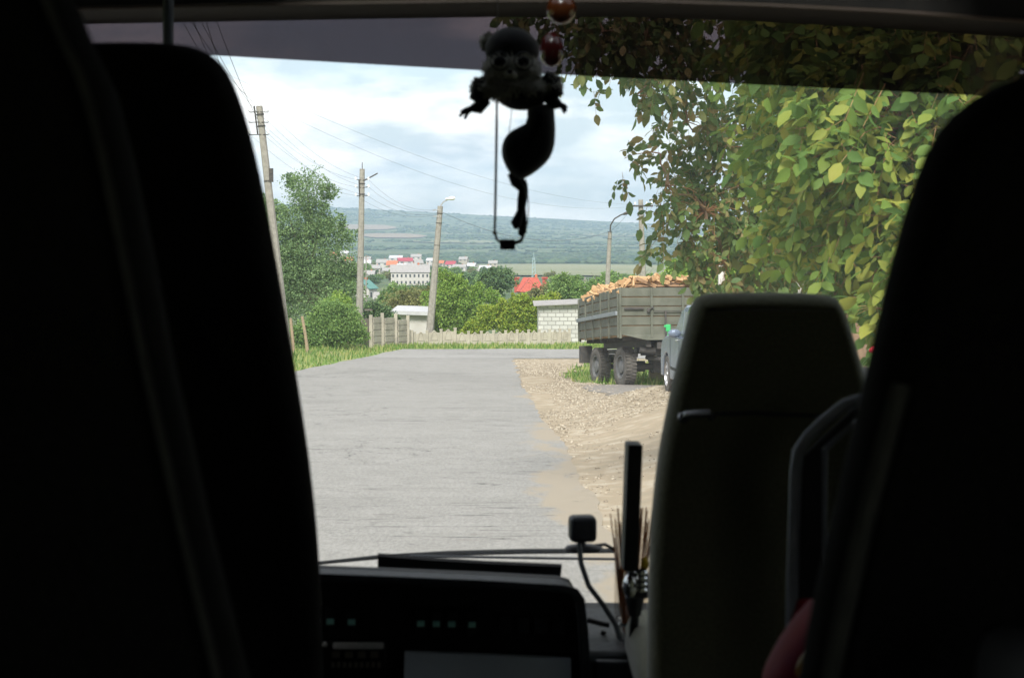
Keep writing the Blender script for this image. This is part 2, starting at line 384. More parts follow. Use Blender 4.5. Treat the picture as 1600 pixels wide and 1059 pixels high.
# loose stones on the gravel, and broken asphalt at the road edge
n = 11000; P = []
while len(P) < n:
    Y = random.uniform(9, 55) if random.random() < .2 else random.uniform(25, 52); X = xr(Y) + abs(random.gauss(.5, 1.3))
    if X > gr(Y) + .3 or (random.random() > .35 + .9 * (mnoise.noise(Vector((X * .8, Y * .35, 5))) + .1)): continue
    P.append((X, Y, gz(X, Y) + .045))
P = np.array(P); S = .008 + .034 * rng.random(n) ** 3
octa = np.array([(1, 0, 0), (0, 1, 0), (-1, 0, 0), (0, -1, 0), (.1, 0, .6), (0, 0, -.5)]); octf = [(0, 1, 4), (1, 2, 4), (2, 3, 4), (3, 0, 4), (1, 0, 5), (2, 1, 5), (3, 2, 5), (0, 3, 5)]
V = leaves(P, np.c_[rng.normal(size=(n, 2)), np.zeros(n)], S, octa * 1.0, up=np.tile([0, 0, 1.], (n, 1)))
V += rng.normal(size=V.shape) * .006
tag(npmesh('loose_stones', V, octf, stone), kind='stuff')['label'] = 'pale loose stones scattered on the gravel beside the road'
# grass blades
P = []
def grass_zone(n, x0, x1, y0, y1, ok):
    k = 0
    while k < n:
        X, Y = random.uniform(x0, x1), random.uniform(y0, y1)
        if ok(X, Y) and mnoise.noise(Vector((X * .6, Y * .4, 0))) > -.45: P.append((X, Y, gz(X, Y))); k += 1
grass_zone(15000, -15, -4.5, 40, 76, lambda X, Y: X < xl(min(Y, 66)) - .05 or Y > 66.7)
grass_zone(9000, -6, 9, 66.2, 75, lambda X, Y: Y > 66.4)
grass_zone(9000, 1, 10, 38, 55, lambda X, Y: X > gr(Y) - .1)
P = np.array(P); n = len(P); H = .06 + .22 * rng.random(n) ** 2.5
d = np.c_[rng.normal(size=(n, 2)) * .35, np.ones(n)]
tri = np.array([(0, .14, 0), (0, -.14, 0), (1, 0, .2)])
tag(npmesh('grass', leaves(P, d, H, tri), [(0, 1, 2)], blade), 'short green and straw coloured grass along the verges', kind='stuff')
# field strips on the opposite slope and the pale meadow of the valley floor
def strip(name, x0, x1, y0, y1, m, off):
    rows = []
    for j in range(9):
        rr = []
        for i in range(17):
            x = x0 + (x1 - x0) * i / 16; tx = i / 16
            wv = (y1 - y0) * .5 * (1 - abs(2 * tx - 1) ** 4)
            y = (y0 + y1) / 2 + (x - (x0 + x1) / 2) * .012 + wv * (j / 8 * 2 - 1)
            p = ground_px(x, y, 1100); p.z += off; rr.append(p)
        rows.append(rr[::-1])
    sheet(name, rows, m)
strip('brown_field', 505, 622, 352, 360, fieldm, 3)
strip('brown_field', 560, 668, 366, 373, fieldm, 3)
strip('valley_meadow', 690, 1130, 414, 434, flatm, 1)
strip('pale_field', 640, 790, 377, 381, flatm, 3)
strip('pale_field', 880, 1180, 366, 371, flatm, 3)
strip('brown_field', 1010, 1130, 352, 358, fieldm, 3)
# far woods: many small crowns, nobody could count them
C = []; tries = 0
while len(C) < 15000 and tries < 400000:
    tries += 1
    u = random.uniform(-.24, .24); r_ = random.random()
    if r_ < .3: Y = random.uniform(2450, 3100)
    else: Y = 3000 * (8900 / 3000) ** random.random()
    X = u * Y; px = 800 + u * F
    q = mnoise.noise(Vector((X / 700, Y / 260, 4))) + .5 * mnoise.noise(Vector((X / 150, Y / 90, 1)))
    dens = .95 if Y < 3100 else .10 + 1.5 * q + .25 * sm(6500, 7500, Y)
    if random.random() > dens: continue
    pyb = 529.5
    if 3100 < Y and -.125 < u < -.05:
        pz = gz(X, Y); py = 345 - (pz - CAMZ) / Y * F
        if (350 < py < 363 and px < 625) or (364 < py < 376 and 555 < px < 670): continue
    C.append((X, Y, gz(X, Y) + 2))
C = np.array(C); n = len(C)
t_ = (1 + 5 ** .5) / 2; ico = np.array([(-1, t_, 0), (1, t_, 0), (-1, -t_, 0), (1, -t_, 0), (0, -1, t_), (0, 1, t_), (0, -1, -t_), (0, 1, -t_), (t_, 0, -1), (t_, 0, 1), (-t_, 0, -1), (-t_, 0, 1)]) / 1.9
icof = [(0, 11, 5), (0, 5, 1), (0, 1, 7), (0, 7, 10), (0, 10, 11), (1, 5, 9), (5, 11, 4), (11, 10, 2), (10, 7, 6), (7, 1, 8), (3, 9, 4), (3, 4, 2), (3, 2, 6), (3, 6, 8), (3, 8, 9), (4, 9, 5), (2, 4, 11), (6, 2, 10), (8, 6, 7), (9, 8, 1)]
S = np.interp(C[:, 1], [2500, 9000], [6, 7]) * (.5 + .8 * rng.random(n))
V = C[:, None, :] + S[:, None, None] * ico[None] * np.array([1.6, 1.6, .6]) * (1 + .3 * rng.normal(size=(n, 12, 1)))
tag(npmesh('far_woods', V, icof, woodland), 'blue green belts of woodland on the opposite slope of the valley', kind='stuff')

# ------------------------------------------------------------------ village in the valley
wallw = mat('white_plaster', (.5, .49, .46), (.42, .40, .37), 1.5, .9)
wallc = mat('cream_plaster', (.38, .35, .29), (.32, .29, .23), 1.5, .9)
ROOF = {'grey': mat('grey_slate_roof', (.33, .32, .31), (.25, .245, .24), 2, .9), 'red': mat('red_tile_roof', (.42, .10, .07), (.33, .07, .05), 2, .8),
        'orange': mat('orange_tile_roof', (.5, .17, .08), (.4, .13, .07), 2, .8), 'white': mat('pale_metal_roof', (.46, .47, .48), (.4, .4, .42), 2, .5),
        'teal': mat('teal_metal_roof', (.10, .24, .21), (.08, .20, .18), 2, .5), 'pink': mat('crimson_metal_roof', (.34, .06, .08), (.28, .05, .07), 2, .6)}
glassd = mat('window_dark', (.05, .06, .07), (.08, .09, .1), 3, .2, spec=.6)
def house(px, pyb, Y, wpx, hpx, rpx, roof, label, wall=None, deg=0, hip=False, group=None, nwin=3, depth=None, floors=1):
    g = at(px, pyb, Y); k = Y / F; W, H, Rr = wpx * k, hpx * k, rpx * k; D = depth or max(6, W * .6)
    root = empty('house', g, label, 'house', group); M = Matrix.Rotation(R(deg), 3, 'Z')
    root.rotation_euler.z = 0
    T = lambda x, y, z: g + M @ Vector((x, y, z))
    deep = 6
    b = MB(); b.prism([T(-W / 2, 0, -deep), T(W / 2, 0, -deep), T(W / 2, 0, H), T(-W / 2, 0, H)], M @ Vector((0, D, 0)))
    if not hip:
        for s in (-1, 1): b.prism([T(s * (W / 2 - .1), 0.05, H), T(s * (W / 2 - .1), D - .05, H), T(s * (W / 2 - .1), D / 2, H + Rr * .97)], M @ Vector((-s * .3, 0, 0)))
    b.build('wall', wall or wallw, root, smooth=False)
    r_ = MB(); ov = .4; rl = W / 2 + ov; hh = (W * .28 if hip else 0)
    A, B_, C_, D_ = T(-rl, -ov, H - .1), T(rl, -ov, H - .1), T(rl, D + ov, H - .1), T(-rl, D + ov, H - .1); E, G = T(-rl + hh, D / 2, H + Rr), T(rl - hh, D / 2, H + Rr)
    lo = Vector((0, 0, -.15))
    vs = [A, B_, C_, D_, E, G]; vs += [p + lo for p in vs]
    r_.add(vs, [(0, 1, 5, 4), (2, 3, 4, 5), (1, 2, 5), (3, 0, 4), (7, 6, 10, 11), (9, 8, 11, 10), (0, 6, 7, 1), (2, 8, 9, 3), (1, 7, 8, 2), (3, 9, 6, 0)] if hip else
           [(0, 1, 5, 4), (2, 3, 4, 5), (7, 6, 10, 11), (9, 8, 11, 10), (0, 6, 7, 1), (2, 8, 9, 3), (1, 7, 11, 5), (2, 5, 11, 8), (3, 4, 10, 9), (0, 4, 10, 6)])
    rf = r_.build('roof', ROOF[roof], root, smooth=False)
    c = MB(); c.box(T(W * .22, D * .5, H + Rr * .9), (max(.6, W * .05), .6, Rr * .7), M); c.build('chimney', ROOF['orange'], rf)
    for f in range(floors):
        for i in range(nwin):
            x = -W / 2 + W * (i + .5) / nwin; z = H * ((f + .45) / floors)
            q = MB(); q.box(T(x, -.02, z), (W / nwin * .4, .1, H / floors * .45), M); q.build('window', glassd, root, smooth=False)
    return root
house(641, 446, 700, 60, 21, 11, 'grey', 'long pale grey roofed two storey building in the middle of the village', deg=4, nwin=9, floors=2, depth=14)
house(583, 470, 420, 20, 20, 13, 'teal', 'white house with a teal roof beside the second power pole', deg=58, nwin=2)
house(602, 474, 360, 34, 8, 9, 'grey', 'low grey roofed shed in front of the teal roofed house', nwin=2, wall=wallc)
rh = house(829, 470, 380, 40, 16, 20, 'red', 'large red hip roofed house above the green trees', hip=True, nwin=4, wall=wallc)
kk = 380 / F
for x_, w_ in ((807, 7), (851, 7)):
    b = MB(); p = at(x_, 446, 384); b.box(p, (w_ * kk, 1.4, 22 * kk)); b.box(p + Vector((0, 0, 12 * kk)), ((w_ + 3) * kk, 1.9, 2.2 * kk)); b.build('chimney_tower', ROOF['red'], rh, smooth=False)
b = MB(); b.prism([at(812, 456, 372), at(842, 456, 372), at(827, 436, 374)], (0, 8, 0)); b.build('gable', ROOF['red'], rh, smooth=False)
hs = [(597, 412, 1500, 16, 5, 4, 'grey'), (612, 416, 1450, 15, 5, 5, 'orange'), (634, 409, 1650, 20, 4, 4, 'pink'), (618, 404, 1800, 18, 4, 3, 'white'), (655, 413, 1500, 12, 5, 4, 'grey'),
      (571, 413, 1400, 14, 5, 4, 'white'), (555, 416, 1350, 16, 5, 3, 'grey'), (586, 421, 1250, 14, 5, 4, 'grey'), (545, 408, 1650, 12, 4, 4, 'orange'), (570, 406, 1750, 15, 4, 3, 'grey'),
      (643, 418, 1350, 14, 5, 4, 'grey'), (606, 424, 1200, 14, 4, 4, 'grey'), (628, 419, 1300, 12, 5, 4, 'white'), (664, 418, 1500, 14, 5, 3, 'grey'), (686, 412, 1500, 12, 4, 3, 'orange'),
      (703, 414, 1450, 14, 4, 4, 'pink'), (717, 419, 1300, 18, 5, 3, 'grey'), (735, 418, 1400, 12, 5, 4, 'white'), (757, 423, 1250, 16, 6, 4, 'white'), (700, 425, 1100, 14, 5, 4, 'white'),
      (575, 432, 900, 16, 6, 5, 'grey'), (655, 428, 1000, 12, 5, 4, 'white'), (536, 398, 1800, 14, 5, 3, 'white'), (522, 400, 1700, 12, 5, 4, 'orange'), (529, 424, 1000, 14, 6, 4, 'grey'),
      (548, 440, 700, 16, 6, 5, 'grey'), (745, 430, 1000, 13, 6, 5, 'grey'), (560, 452, 520, 14, 7, 6, 'white'), (770, 412, 1600, 12, 4, 3, 'grey'), (732, 480, 260, 13, 6, 5, 'grey'), (695, 480, 240, 11, 7, 5, 'white'),
      (516, 442, 640, 16, 8, 6, 'grey'), (650, 402, 1900, 14, 4, 3, 'grey'), (672, 408, 1700, 12, 4, 3, 'white'), (899, 470, 300, 20, 8, 4, 'grey'), (723, 405, 2000, 12, 3, 3, 'grey')]
pos = {0: 'just right of the second power pole', 1: 'right of the second power pole', 2: 'at the far edge of the village', 3: 'at the far edge of the village'}
cnt = {}
for i, (x, y, Y, w_, h_, r_, c) in enumerate(hs):
    nm = {'grey': 'grey roofed', 'orange': 'orange roofed', 'pink': 'crimson roofed', 'white': 'pale metal roofed'}[c]
    g_ = 'small village houses with %s' % nm.replace('roofed', 'roofs')
    house(x, y + 3, Y, w_ * 1.15, h_, r_ * 1.3, c, 'small distant %s house among the trees of the valley village' % nm, deg=random.uniform(-25, 25), group=g_, nwin=2, wall=random.choice([wallw, wallc, wallw]))
# mast, thin village poles
mastc = mat('mast_paint', (.35, .45, .48), (.3, .4, .42), 3, .6)
b = MB(); q0, q1 = at(834, 440, 600), at(834, 402, 600)
for dx in (-.5, .5): b.tube([q0 + Vector((dx * 1.6, 0, 0)), q1 + Vector((dx * .6, 0, 0))], .16, 5)
for k in range(6):
    z = k / 6; b.tube([q0.lerp(q1, z) + Vector((-.7, 0, 0)), q0.lerp(q1, z + .16) + Vector((.6, 0, 0))], .1, 4)
b.tube([q1, q1 + Vector((0, 0, 2))], .1, 5)
tag(b.build('radio_mast', mastc), 'thin pale blue lattice mast above the red roofed house', 'mast')
for (x, y0, y1, Y, lab) in ((776, 492, 455, 150, 'slim wooden pole rising from the yellow green bushes'), (572, 470, 398, 300, 'thin distant pole right of the second power pole'),
                            (914, 470, 433, 200, 'thin pale pole left of the firewood trailer')):
    p = ground = at(x, y0, Y); b = MB(); b.tube([Vector((p.x, p.y, p.z - 4)), at(x, y1, Y)], [.14, .1], 6)
    b.box(at(x, y1, Y) - Vector((0, 0, .4)), (1.0, .1, .1))
    tag(b.build('utility_pole', conc), lab, 'pole')

# ------------------------------------------------------------------ trees in the middle distance
def blobs_px(L, Ydef):
    out = []
    for q in L:
        x, y, r_ = q[:3]; Y = q[3] if len(q) > 3 else Ydef; k = Y / F; ry = q[4] if len(q) > 4 else r_
        p = at(x, y, Y); out.append((p.x, p.y, p.z, r_ * k, r_ * k, ry * k))
        for _ in range(3):
            a = random.uniform(-.5, 3.6); f = random.uniform(.2, .38); q_ = random.uniform(.85, 1.15)
            out.append((p.x + math.cos(a) * r_ * k * q_, p.y + random.uniform(-.8, .4) * r_ * k, p.z + math.sin(a) * ry * k * q_, r_ * k * f, r_ * k * f, ry * k * f, .8))
    return out
def base_of(px, Y):
    X = (px - 800) / F * Y; return (X, Y, gz(X, Y))
add_tree('acacia_tree', base_of(495, 78), blobs_px([(480, 300, 32), (455, 350, 34), (500, 345, 24), (525, 350, 14), (490, 400, 50), (450, 430, 45), (430, 380, 32), (415, 330, 20), (540, 370, 18), (535, 420, 22), (552, 425, 15), (500, 460, 48), (548, 468, 20), (515, 300, 12), (430, 470, 40)], 78),
         60000, .11, lf_acacia, barkm, 'tall feathery dark green acacia behind the first power pole', tr=.22, per=16, spread=.17, shell=.3)
add_tree('acacia_tree', base_of(385, 84), blobs_px([(400, 330, 26), (380, 380, 44), (360, 440, 50), (410, 420, 34), (400, 480, 40)], 84), 14000, .15, lf_acacia, barkm, 'dark green tree partly hidden behind the left seat', tr=.2, spread=.18)
add_tree('bush', base_of(515, 66), blobs_px([(515, 510, 30), (490, 520, 26), (540, 515, 24), (515, 485, 18), (560, 525, 14), (470, 528, 18), (505, 535, 28), (550, 490, 12)], 66), 26000, .10, lf_mid, barkm, 'wild green bush at the foot of the acacia beside two stakes', cat='bush', tr=.04, shell=.2)
add_tree('bush', base_of(540, 69), blobs_px([(545, 500, 14), (530, 478, 18), (556, 515, 12)], 69), 6000, .10, lf_light, barkm, 'lighter green sapling left of the second power pole', cat='bush', tr=.04)
add_tree('broadleaf_tree', base_of(590, 86), blobs_px([(592, 494, 18), (574, 490, 14), (605, 500, 16), (580, 505, 18)], 86), 8000, .13, lf_dark, barkm, 'dark shrubby tree above the stepped concrete fence', tr=.08)
add_tree('broadleaf_tree', base_of(715, 98), blobs_px([(702, 458, 22), (684, 484, 24), (735, 478, 22), (698, 440, 14), (720, 505, 26), (680, 515, 18), (746, 452, 9), (768, 462, 10), (670, 462, 9), (722, 436, 8), (688, 426, 7), (775, 482, 11), (712, 470, 20), (755, 500, 14)], 98), 24000, .15, lf_light, barkm, 'broad green tree right of the third leaning lamp pole', tr=.15)
add_tree('broadleaf_tree', base_of(800, 90), blobs_px([(765, 500, 16), (788, 482, 13), (818, 486, 20), (846, 476, 13), (800, 508, 22), (835, 510, 20), (742, 512, 13), (822, 470, 6), (755, 485, 8), (775, 490, 14), (805, 470, 9), (860, 492, 10), (730, 522, 10)], 90), 22000, .14, lf_yellow, barkm, 'bright yellow green bushy tree behind the middle of the low fence', tr=.1)
add_tree('broadleaf_tree', base_of(855, 96), blobs_px([(853, 474, 9), (863, 468, 10), (847, 470, 6)], 96), 3500, .14, lf_yellow, barkm, 'yellow leaved small tree above the white block shed', tr=.06)
add_tree('broadleaf_tree', base_of(870, 150), blobs_px([(875, 452, 18), (895, 450, 16), (866, 464, 9), (905, 462, 12), (880, 440, 10)], 150), 9000, .24, lf_mid, barkm, 'round green tree right of the red roofed house', tr=.15)
add_tree('broadleaf_tree', base_of(775, 170), blobs_px([(765, 440, 16), (785, 436, 17), (770, 457, 16), (755, 452, 12)], 170), 9000, .26, lf_dark, barkm, 'dark green tree left of the red roofed house', tr=.2)
add_tree('broadleaf_tree', base_of(640, 140), blobs_px([(620, 480, 22), (650, 470, 22), (680, 475, 20), (640, 490, 26), (605, 485, 14), (665, 490, 22)], 140), 14000, .2, lf_olive, barkm, 'olive green orchard tree behind the white wall', tr=.15)
add_tree('broadleaf_tree', base_of(615, 230), blobs_px([(618, 466, 18), (604, 470, 12), (632, 464, 13)], 230), 8000, .34, lf_mid, barkm, 'rounded tree in front of the long grey roofed building', tr=.2)
add_tree('broadleaf_tree', base_of(660, 240), blobs_px([(655, 463, 15), (670, 456, 12), (640, 462, 12), (660, 470, 16)], 240), 7000, .34, lf_dark, barkm, 'darker tree between the long building and the third pole', tr=.2)
# tree kinds reused for the crowns further down the hill
protos = []
for k, (m_, q) in enumerate(((lf_mid, 'mid green'), (lf_dark, 'dark green'), (lf_olive, 'olive green'))):
    bl = [(random.uniform(-2.2, 2.2), random.uniform(-2, 2), random.uniform(3, 6.5), random.uniform(1.3, 2), random.uniform(1.3, 2), random.uniform(1.1, 1.7)) for _ in range(8)]
    r_ = add_tree('broadleaf_tree', (0, 0, 0), bl, 2600, .6, m_, barkm, '%s tree among the houses of the valley village' % q, group='%s trees down in the village' % q, tr=.22); protos.append(r_)
first = [True] * 3; k = 0
while k < 210:
    if k < 165: px = random.uniform(500, 800); Y = 650 * (2300 / 650) ** random.random()
    elif k < 185: px = random.uniform(840, 1150); Y = random.uniform(200, 900)
    else: px = random.choice([random.uniform(500, 556), random.uniform(700, 800)]); Y = random.uniform(300, 650)
    if (px > 740 and Y > 1050) or (abs(px - 641) < 44 and Y < 700): continue
    X = (px - 800) / F * Y
    j = random.choice([0, 0, 1, 1, 2]); 
    if first[j]: t = protos[j]; first[j] = False
    else: t = copy_tree(protos[j])
    s = random.uniform(.6, 1.0) * (1.0 + .25 * (Y > 900)); t.location = (X, Y, gz(X, Y) - .3); t.scale = (s * 1.2, s, s * random.uniform(.75, 1)); t.rotation_euler.z = random.uniform(0, 6.28)
    k += 1
# green belt behind the trailer and behind the walnuts on the right
for (px, Y, L, m_, n_, lab) in (
    (960, 105, [(925, 450, 12), (905, 455, 10), (960, 446, 12), (985, 446, 12), (1010, 444, 12)], lf_mid, 5000, 'low green bushes behind the heaped firewood'),
    (1060, 70, [(1060, 435, 24), (1090, 420, 26), (1040, 445, 14), (1110, 450, 30), (1075, 455, 22)], lf_light, 9000, 'pale green shrub behind the front end of the trailer'),
    (1180, 40, [(1140, 420, 55), (1190, 400, 60), (1240, 420, 60), (1170, 460, 60), (1290, 430, 60), (1130, 470, 40)], lf_light, 16000, 'sunlit pale green tree behind the walnut branches'),
    (1380, 34, [(1330, 420, 70), (1400, 460, 80), (1460, 420, 70), (1380, 520, 60), (1480, 520, 70)], lf_mid, 12000, 'green garden tree behind the walnut on the right')):
    bb = base_of(px, Y); add_tree('garden_tree', bb, blobs_px(L, Y), n_, .15 if Y > 50 else .13, m_, barkm, lab, tr=.1, spread=.24)
# ------------------------------------------------------------------ walnut trees on the right
def compound(blobs, n, llen, mleaf, root, droop=.5, shell=.35, stem=True, nl=7):
    P, D = crown_points(blobs, n, 3, .12, shell)
    n = len(P); D = D * .8 + rng.normal(size=D.shape) * .55 + np.array([0, 0, -droop]); D /= np.linalg.norm(D, axis=1, keepdims=True)
    up = np.tile([0, 0, 1.], (n, 1)) + rng.normal(size=(n, 3)) * .6
    x, y, z = frames(n, D, up)     # y lies across the rachis, z is the leaf's upper side
    rl = llen * 2.0; VV = []
    sc = (.75 + .5 * rng.random(n))
    for j in range(nl):
        if j == nl - 1: t, side, ang = 1.0, 0, 0
        else: t = .35 + .6 * (j // 2) / max(1, (nl - 1) // 2); side = 1 if j % 2 else -1; ang = R(62)
        A = P + x * (rl * t * sc)[:, None]
        A[:, 2] -= .25 * rl * t * t * sc
        dd = x * math.cos(ang) + y * math.sin(ang) * side + np.array([0, 0, -.35]) + rng.normal(size=(n, 3)) * .28
        upv = z + rng.normal(size=(n, 3)) * .55
        keep = rng.random(n) < .9
        s = llen * sc * (1.1 if side == 0 else .72 + .25 * t) * (.85 + .3 * rng.random(n))
        T = LEAF.copy(); T[:, 1] *= 1.05
        # curl the blade
        VV.append(leaves(A[keep], dd[keep], s[keep], T, upv[keep]))
    npmesh('foliage', np.concatenate(VV), LEAF_F, mleaf, root)
    if stem:
        st = np.zeros((n, 4, 3)); wv = .0022
        e = P + x * (rl * sc)[:, None]; e[:, 2] -= .25 * rl * sc
        st[:, 0] = P - y * wv; st[:, 1] = P + y * wv; st[:, 2] = e + y * wv * .6; st[:, 3] = e - y * wv * .6
        npmesh('leaf_stalks', st, [(0, 1, 2, 3)], twigm, root)
    return P
def branchwork(base, joints, tips, m, root, tr, seed=3):
    """tapered trunk, limbs to joints, twigs from joints to the nearest leaf sprigs"""
    b = MB(); base = Vector(base)
    fork = Vector(joints[0]); b.tube([base - Vector((0, 0, .4)), base.lerp(fork, .5) + Vector((.06, -.05, 0)), fork], [tr * 1.2, tr, tr * .8], 12)
    b.build('trunk', m, root)
    l = MB(); rb_ = random.Random(seed + 9)
    J = [Vector(j) for j in joints[1:]]; main = []
    for j in sorted(J, key=lambda q: (q - fork).length):
        src = min(main, key=lambda q: (q - j).length) if main and min((q - j).length for q in main) < (fork - j).length * .8 else fork
        d = j - src; w1 = Vector((rb_.uniform(-.12, .12), rb_.uniform(-.12, .12), rb_.uniform(.02, .18))) * d.length
        w2 = Vector((rb_.uniform(-.1, .1), rb_.uniform(-.1, .1), rb_.uniform(-.02, .1))) * d.length
        k_ = .42 if src is fork else .16
        l.tube([src, src + d * .3 + w1, src + d * .65 + w2, j], [tr * k_, tr * k_ * .6, tr * k_ * .35, tr * .05], 7); main.append(j)
    l.build('branches', m, root)
    t = MB(); rnd = random.Random(seed)
    for p in tips:
        p = Vector(p); j = min(J, key=lambda q: (q - p).length); d = p - j
        m1 = j.lerp(p, .4) + Vector((rnd.uniform(-.08, .08), rnd.uniform(-.08, .08), .1 * d.length)); t.tube([j, m1, j.lerp(p, .75) + Vector((0, 0, .07 * d.length)), p], [.008, .006, .004, .002], 4, False)
    t.build('twigs', twigm, root)
wa = empty('walnut_tree', base_of(1700, 12.5), 'near walnut tree with large yellow green leaves hanging over the right verge', 'tree')
BL = []
for x, y, Y, r_, wt in ((1430, 230, 9.2, .8, 1), (1350, 290, 10.5, .7, 1), (1490, 400, 8.6, .6, 1), (1310, 190, 11.5, .6, 1), (1370, 110, 10, .7, 1), (1530, 140, 9.2, .8, 1), (1400, 0, 10, 1.0, .6), (1290, 60, 12, .8, .8),
                    (1370, 400, 9.4, .45, 1), (1410, 490, 8.4, .24, 1.2), (1460, 530, 8.6, .36, 1), (1600, 300, 9, .8, .5), (1330, -60, 11, 1.1, .5), (1460, 290, 10.5, .8, 1), (1390, 340, 11, .6, .8), (1550, -60, 9, 1., .3), (1240, 150, 12, .3, .5), (1270, 270, 12, .3, .6)):
    p = at(x, y, Y); BL.append((p.x, p.y, p.z, r_, r_ * .9, r_ * .8, wt))
tips = compound(BL, 4600, .105, lf_walnut, wa, .45)
branchwork(wa.location, [at(1640, 250, 12)] + [Vector(q[:3]) for q in BL], tips[::9], barkw, wa, .17)
wb = empty('walnut_tree', base_of(1330, 17.5), 'farther walnut tree with small browning leaves against the sky', 'tree')
BL = []
for x, y, Y, r_, wt in ((1150, 330, 16.5, .6, 1.4), (1180, 230, 17, .75, 1), (1120, 190, 16.5, .4, .6), (1110, 110, 16, .45, .8), (1060, 60, 15, .45, .9), (990, 50, 14.5, .28, .8), (930, 10, 14.5, .38, 1.1), (830, 0, 13.5, .22, .9), (1180, 410, 16.5, .38, 1.6), (1220, 300, 17.5, .9, 1.2),
                        (1140, 30, 16, .8, 1), (1090, 290, 16, .2, .35), (1200, 380, 17.5, .5, 1.4), (1140, 440, 16.5, .12, .5), (1240, 430, 18, .3, 1), (1020, -20, 15, .8, 1.3), (1090, 370, 16.3, .14, .45), (1050, 200, 16, .16, .25), (1290, 350, 18, .7, 1), (1000, 110, 15.5, .14, .16), (1220, 120, 17, .9, 1), (1080, 240, 16, .2, .8), (985, 150, 15.5, .10, .9), (1022, 255, 16, .12, 1.1), (1110, 405, 16, .1, 1.5), (1040, 150, 16, .22, .8), (1030, 215, 16, .1, .9)):
    x = x - 48 if x < 1200 else x
    p = at(x, y, Y); BL.append((p.x, p.y, p.z, r_, r_ * .8, r_ * .85, wt))
tips = compound(BL, 1750, .11, lf_walnutd, wb, .75, shell=.3)
branchwork(wb.location, [at(1330, 240, 17.5)] + [Vector(q[:3]) for q in BL if q[3] > .19], tips[::8], barkw, wb, .15, 5)
# white posts behind the foliage, red flowers
postw = mat('white_post_paint', (.62, .60, .56), (.5, .48, .45), 4, .8)
for (x, y0, y1, Y, w_, lab) in ((1128, 560, 380, 22, 10, 'narrow white post behind the walnut leaves, the left one'), (1252, 600, 402, 20, 17, 'wider white gate post behind the walnut leaves')):
    b = MB(); p = at(x, y1, Y); X = p.x; z0 = gz(X, Y) - .2; ww = w_ * Y / F
    b.box((X, Y, (z0 + p.z) / 2), (ww, ww, p.z - z0)); b.box((X, Y, p.z + .03), (ww * 1.3, ww * 1.3, .06)); tag(b.build('gate_post', postw, bevel=.01), lab, 'post')
redp = mat('red_petal', (.5, .02, .03), (.4, .01, .03), 9, .6)
for x, lab in ((1366, 'left one of two small red flowers between the seats'), (1379, 'right one of two small red flowers between the seats')):
    p = at(x, 548, 8.2); r_ = empty('flower', (p.x, p.y, gz(p.x, p.y)), lab, 'flower')
    b = MB()
    for k in range(7):
        a = k * .9; b.ell(p + Vector((math.cos(a) * .016, math.sin(a) * .012, .006 * (k % 3))), (.015, .008, .012), 8, 5)
    b.build('petals', redp, r_)
    b = MB(); b.tube([Vector(r_.location), Vector(r_.location).lerp(p, .5) + Vector((.03, 0, 0)), p], .004, 5); b.build('stem', lf_mid, r_)
# ------------------------------------------------------------------ poles, lamps, wires
def pole(name, top, bot, Y, rt, rb, label, cat='power pole', band=()):
    tp, bt = at(*top, Y), at(*bot, Y); bt2 = bt + (bt - tp).normalized() * .8
    root = empty(name, bt, label, cat); b = MB(); b.tube([bt2, tp], [rb, rt], 8); b.build('pole_shaft', conc, root)
    return root, tp, bt
def bands(root, a, b_, ts, r_):
    m = MB()
    for t in ts: m.tube([a.lerp(b_, t), a.lerp(b_, t + .006)], r_, 10)
    m.build('steel_band', metal_d, root)
p1, t1, b1 = pole('power_pole', (405, 166), (450, 562), 56, .12, .19, 'nearest leaning concrete power pole on the left verge')
bands(p1, t1, b1, (.03, .075, .29), .145)
m = MB(); m.tube([t1 + Vector((-.17, -.1, 0)), t1 + Vector((-.05, -.1, -1.05))], .03, 5)
ins1 = []
for k, dz in enumerate((-.18, -.55, -1.0)):
    for sx in (-1, 1):
        e = t1 + Vector((sx * .28 + (-.08 if sx < 0 else .06), -.1, dz)); m.tube([t1 + Vector((0, -.1, dz - .04)), e - Vector((0, 0, .05)), e + Vector((0, 0, .05))], .018, 5); ins1.append(e)
m.build('bracket', metal_d, p1)
m = MB()
for e in ins1: m.lathe(e, [(.0, .13), (.035, .12), (.045, .08), (.03, .05), (.05, .03), (.05, 0)], seg=8)
m.build('insulator', lampw, p1)
m = MB(); m.box(t1.lerp(b1, .27) + Vector((.16, -.05, 0)), (.14, .14, .5)); m.build('junction_box', metal_d, p1)
p2, t2, b2 = pole('power_pole', (566, 264), (561, 538), 72, .12, .19, 'upright concrete power pole with a short bare lamp arm')
bands(p2, t2, b2, (.08, .14, .50), .15)
m = MB(); m.tube([t2 + Vector((-.15, -.1, -.5)), t2 + Vector((-.13, -.1, -1.3))], .03, 5); m.tube([t2, t2 + Vector((0, 0, .3))], .02, 5)
m.tube([t2 + Vector((.1, -.1, -.55)), at(590, 271, 72)], .03, 6)
ins2 = []
for dz in (-.5, -.85, -1.25):
    for sx in (-1, 1):
        e = t2 + Vector((sx * .3, -.1, dz)); m.tube([t2 + Vector((0, -.1, dz - .04)), e], .018, 5); ins2.append(e)
m.build('bracket', metal_d, p2)
m = MB()
for e in ins2: m.lathe(e, [(.0, .12), (.035, .11), (.045, .07), (.05, .02), (.05, -.02)], seg=8)
m.build('insulator', lampw, p2)
p3, t3, b3 = pole('street_lamp', (688, 322), (670, 537), 74, .13, .2, 'leaning concrete lamp pole with a round white lamp', 'street lamp')
bands(p3, t3, b3, (.05, .12, .28, .46), .15)
m = MB(); m.tube([t3, t3 + Vector((.15, 0, .2)), at(700, 312, 74)], .03, 6)
for dz in (-.2, -.5): m.box(t3 + Vector((-.15, -.1, dz)), (.4, .04, .04))
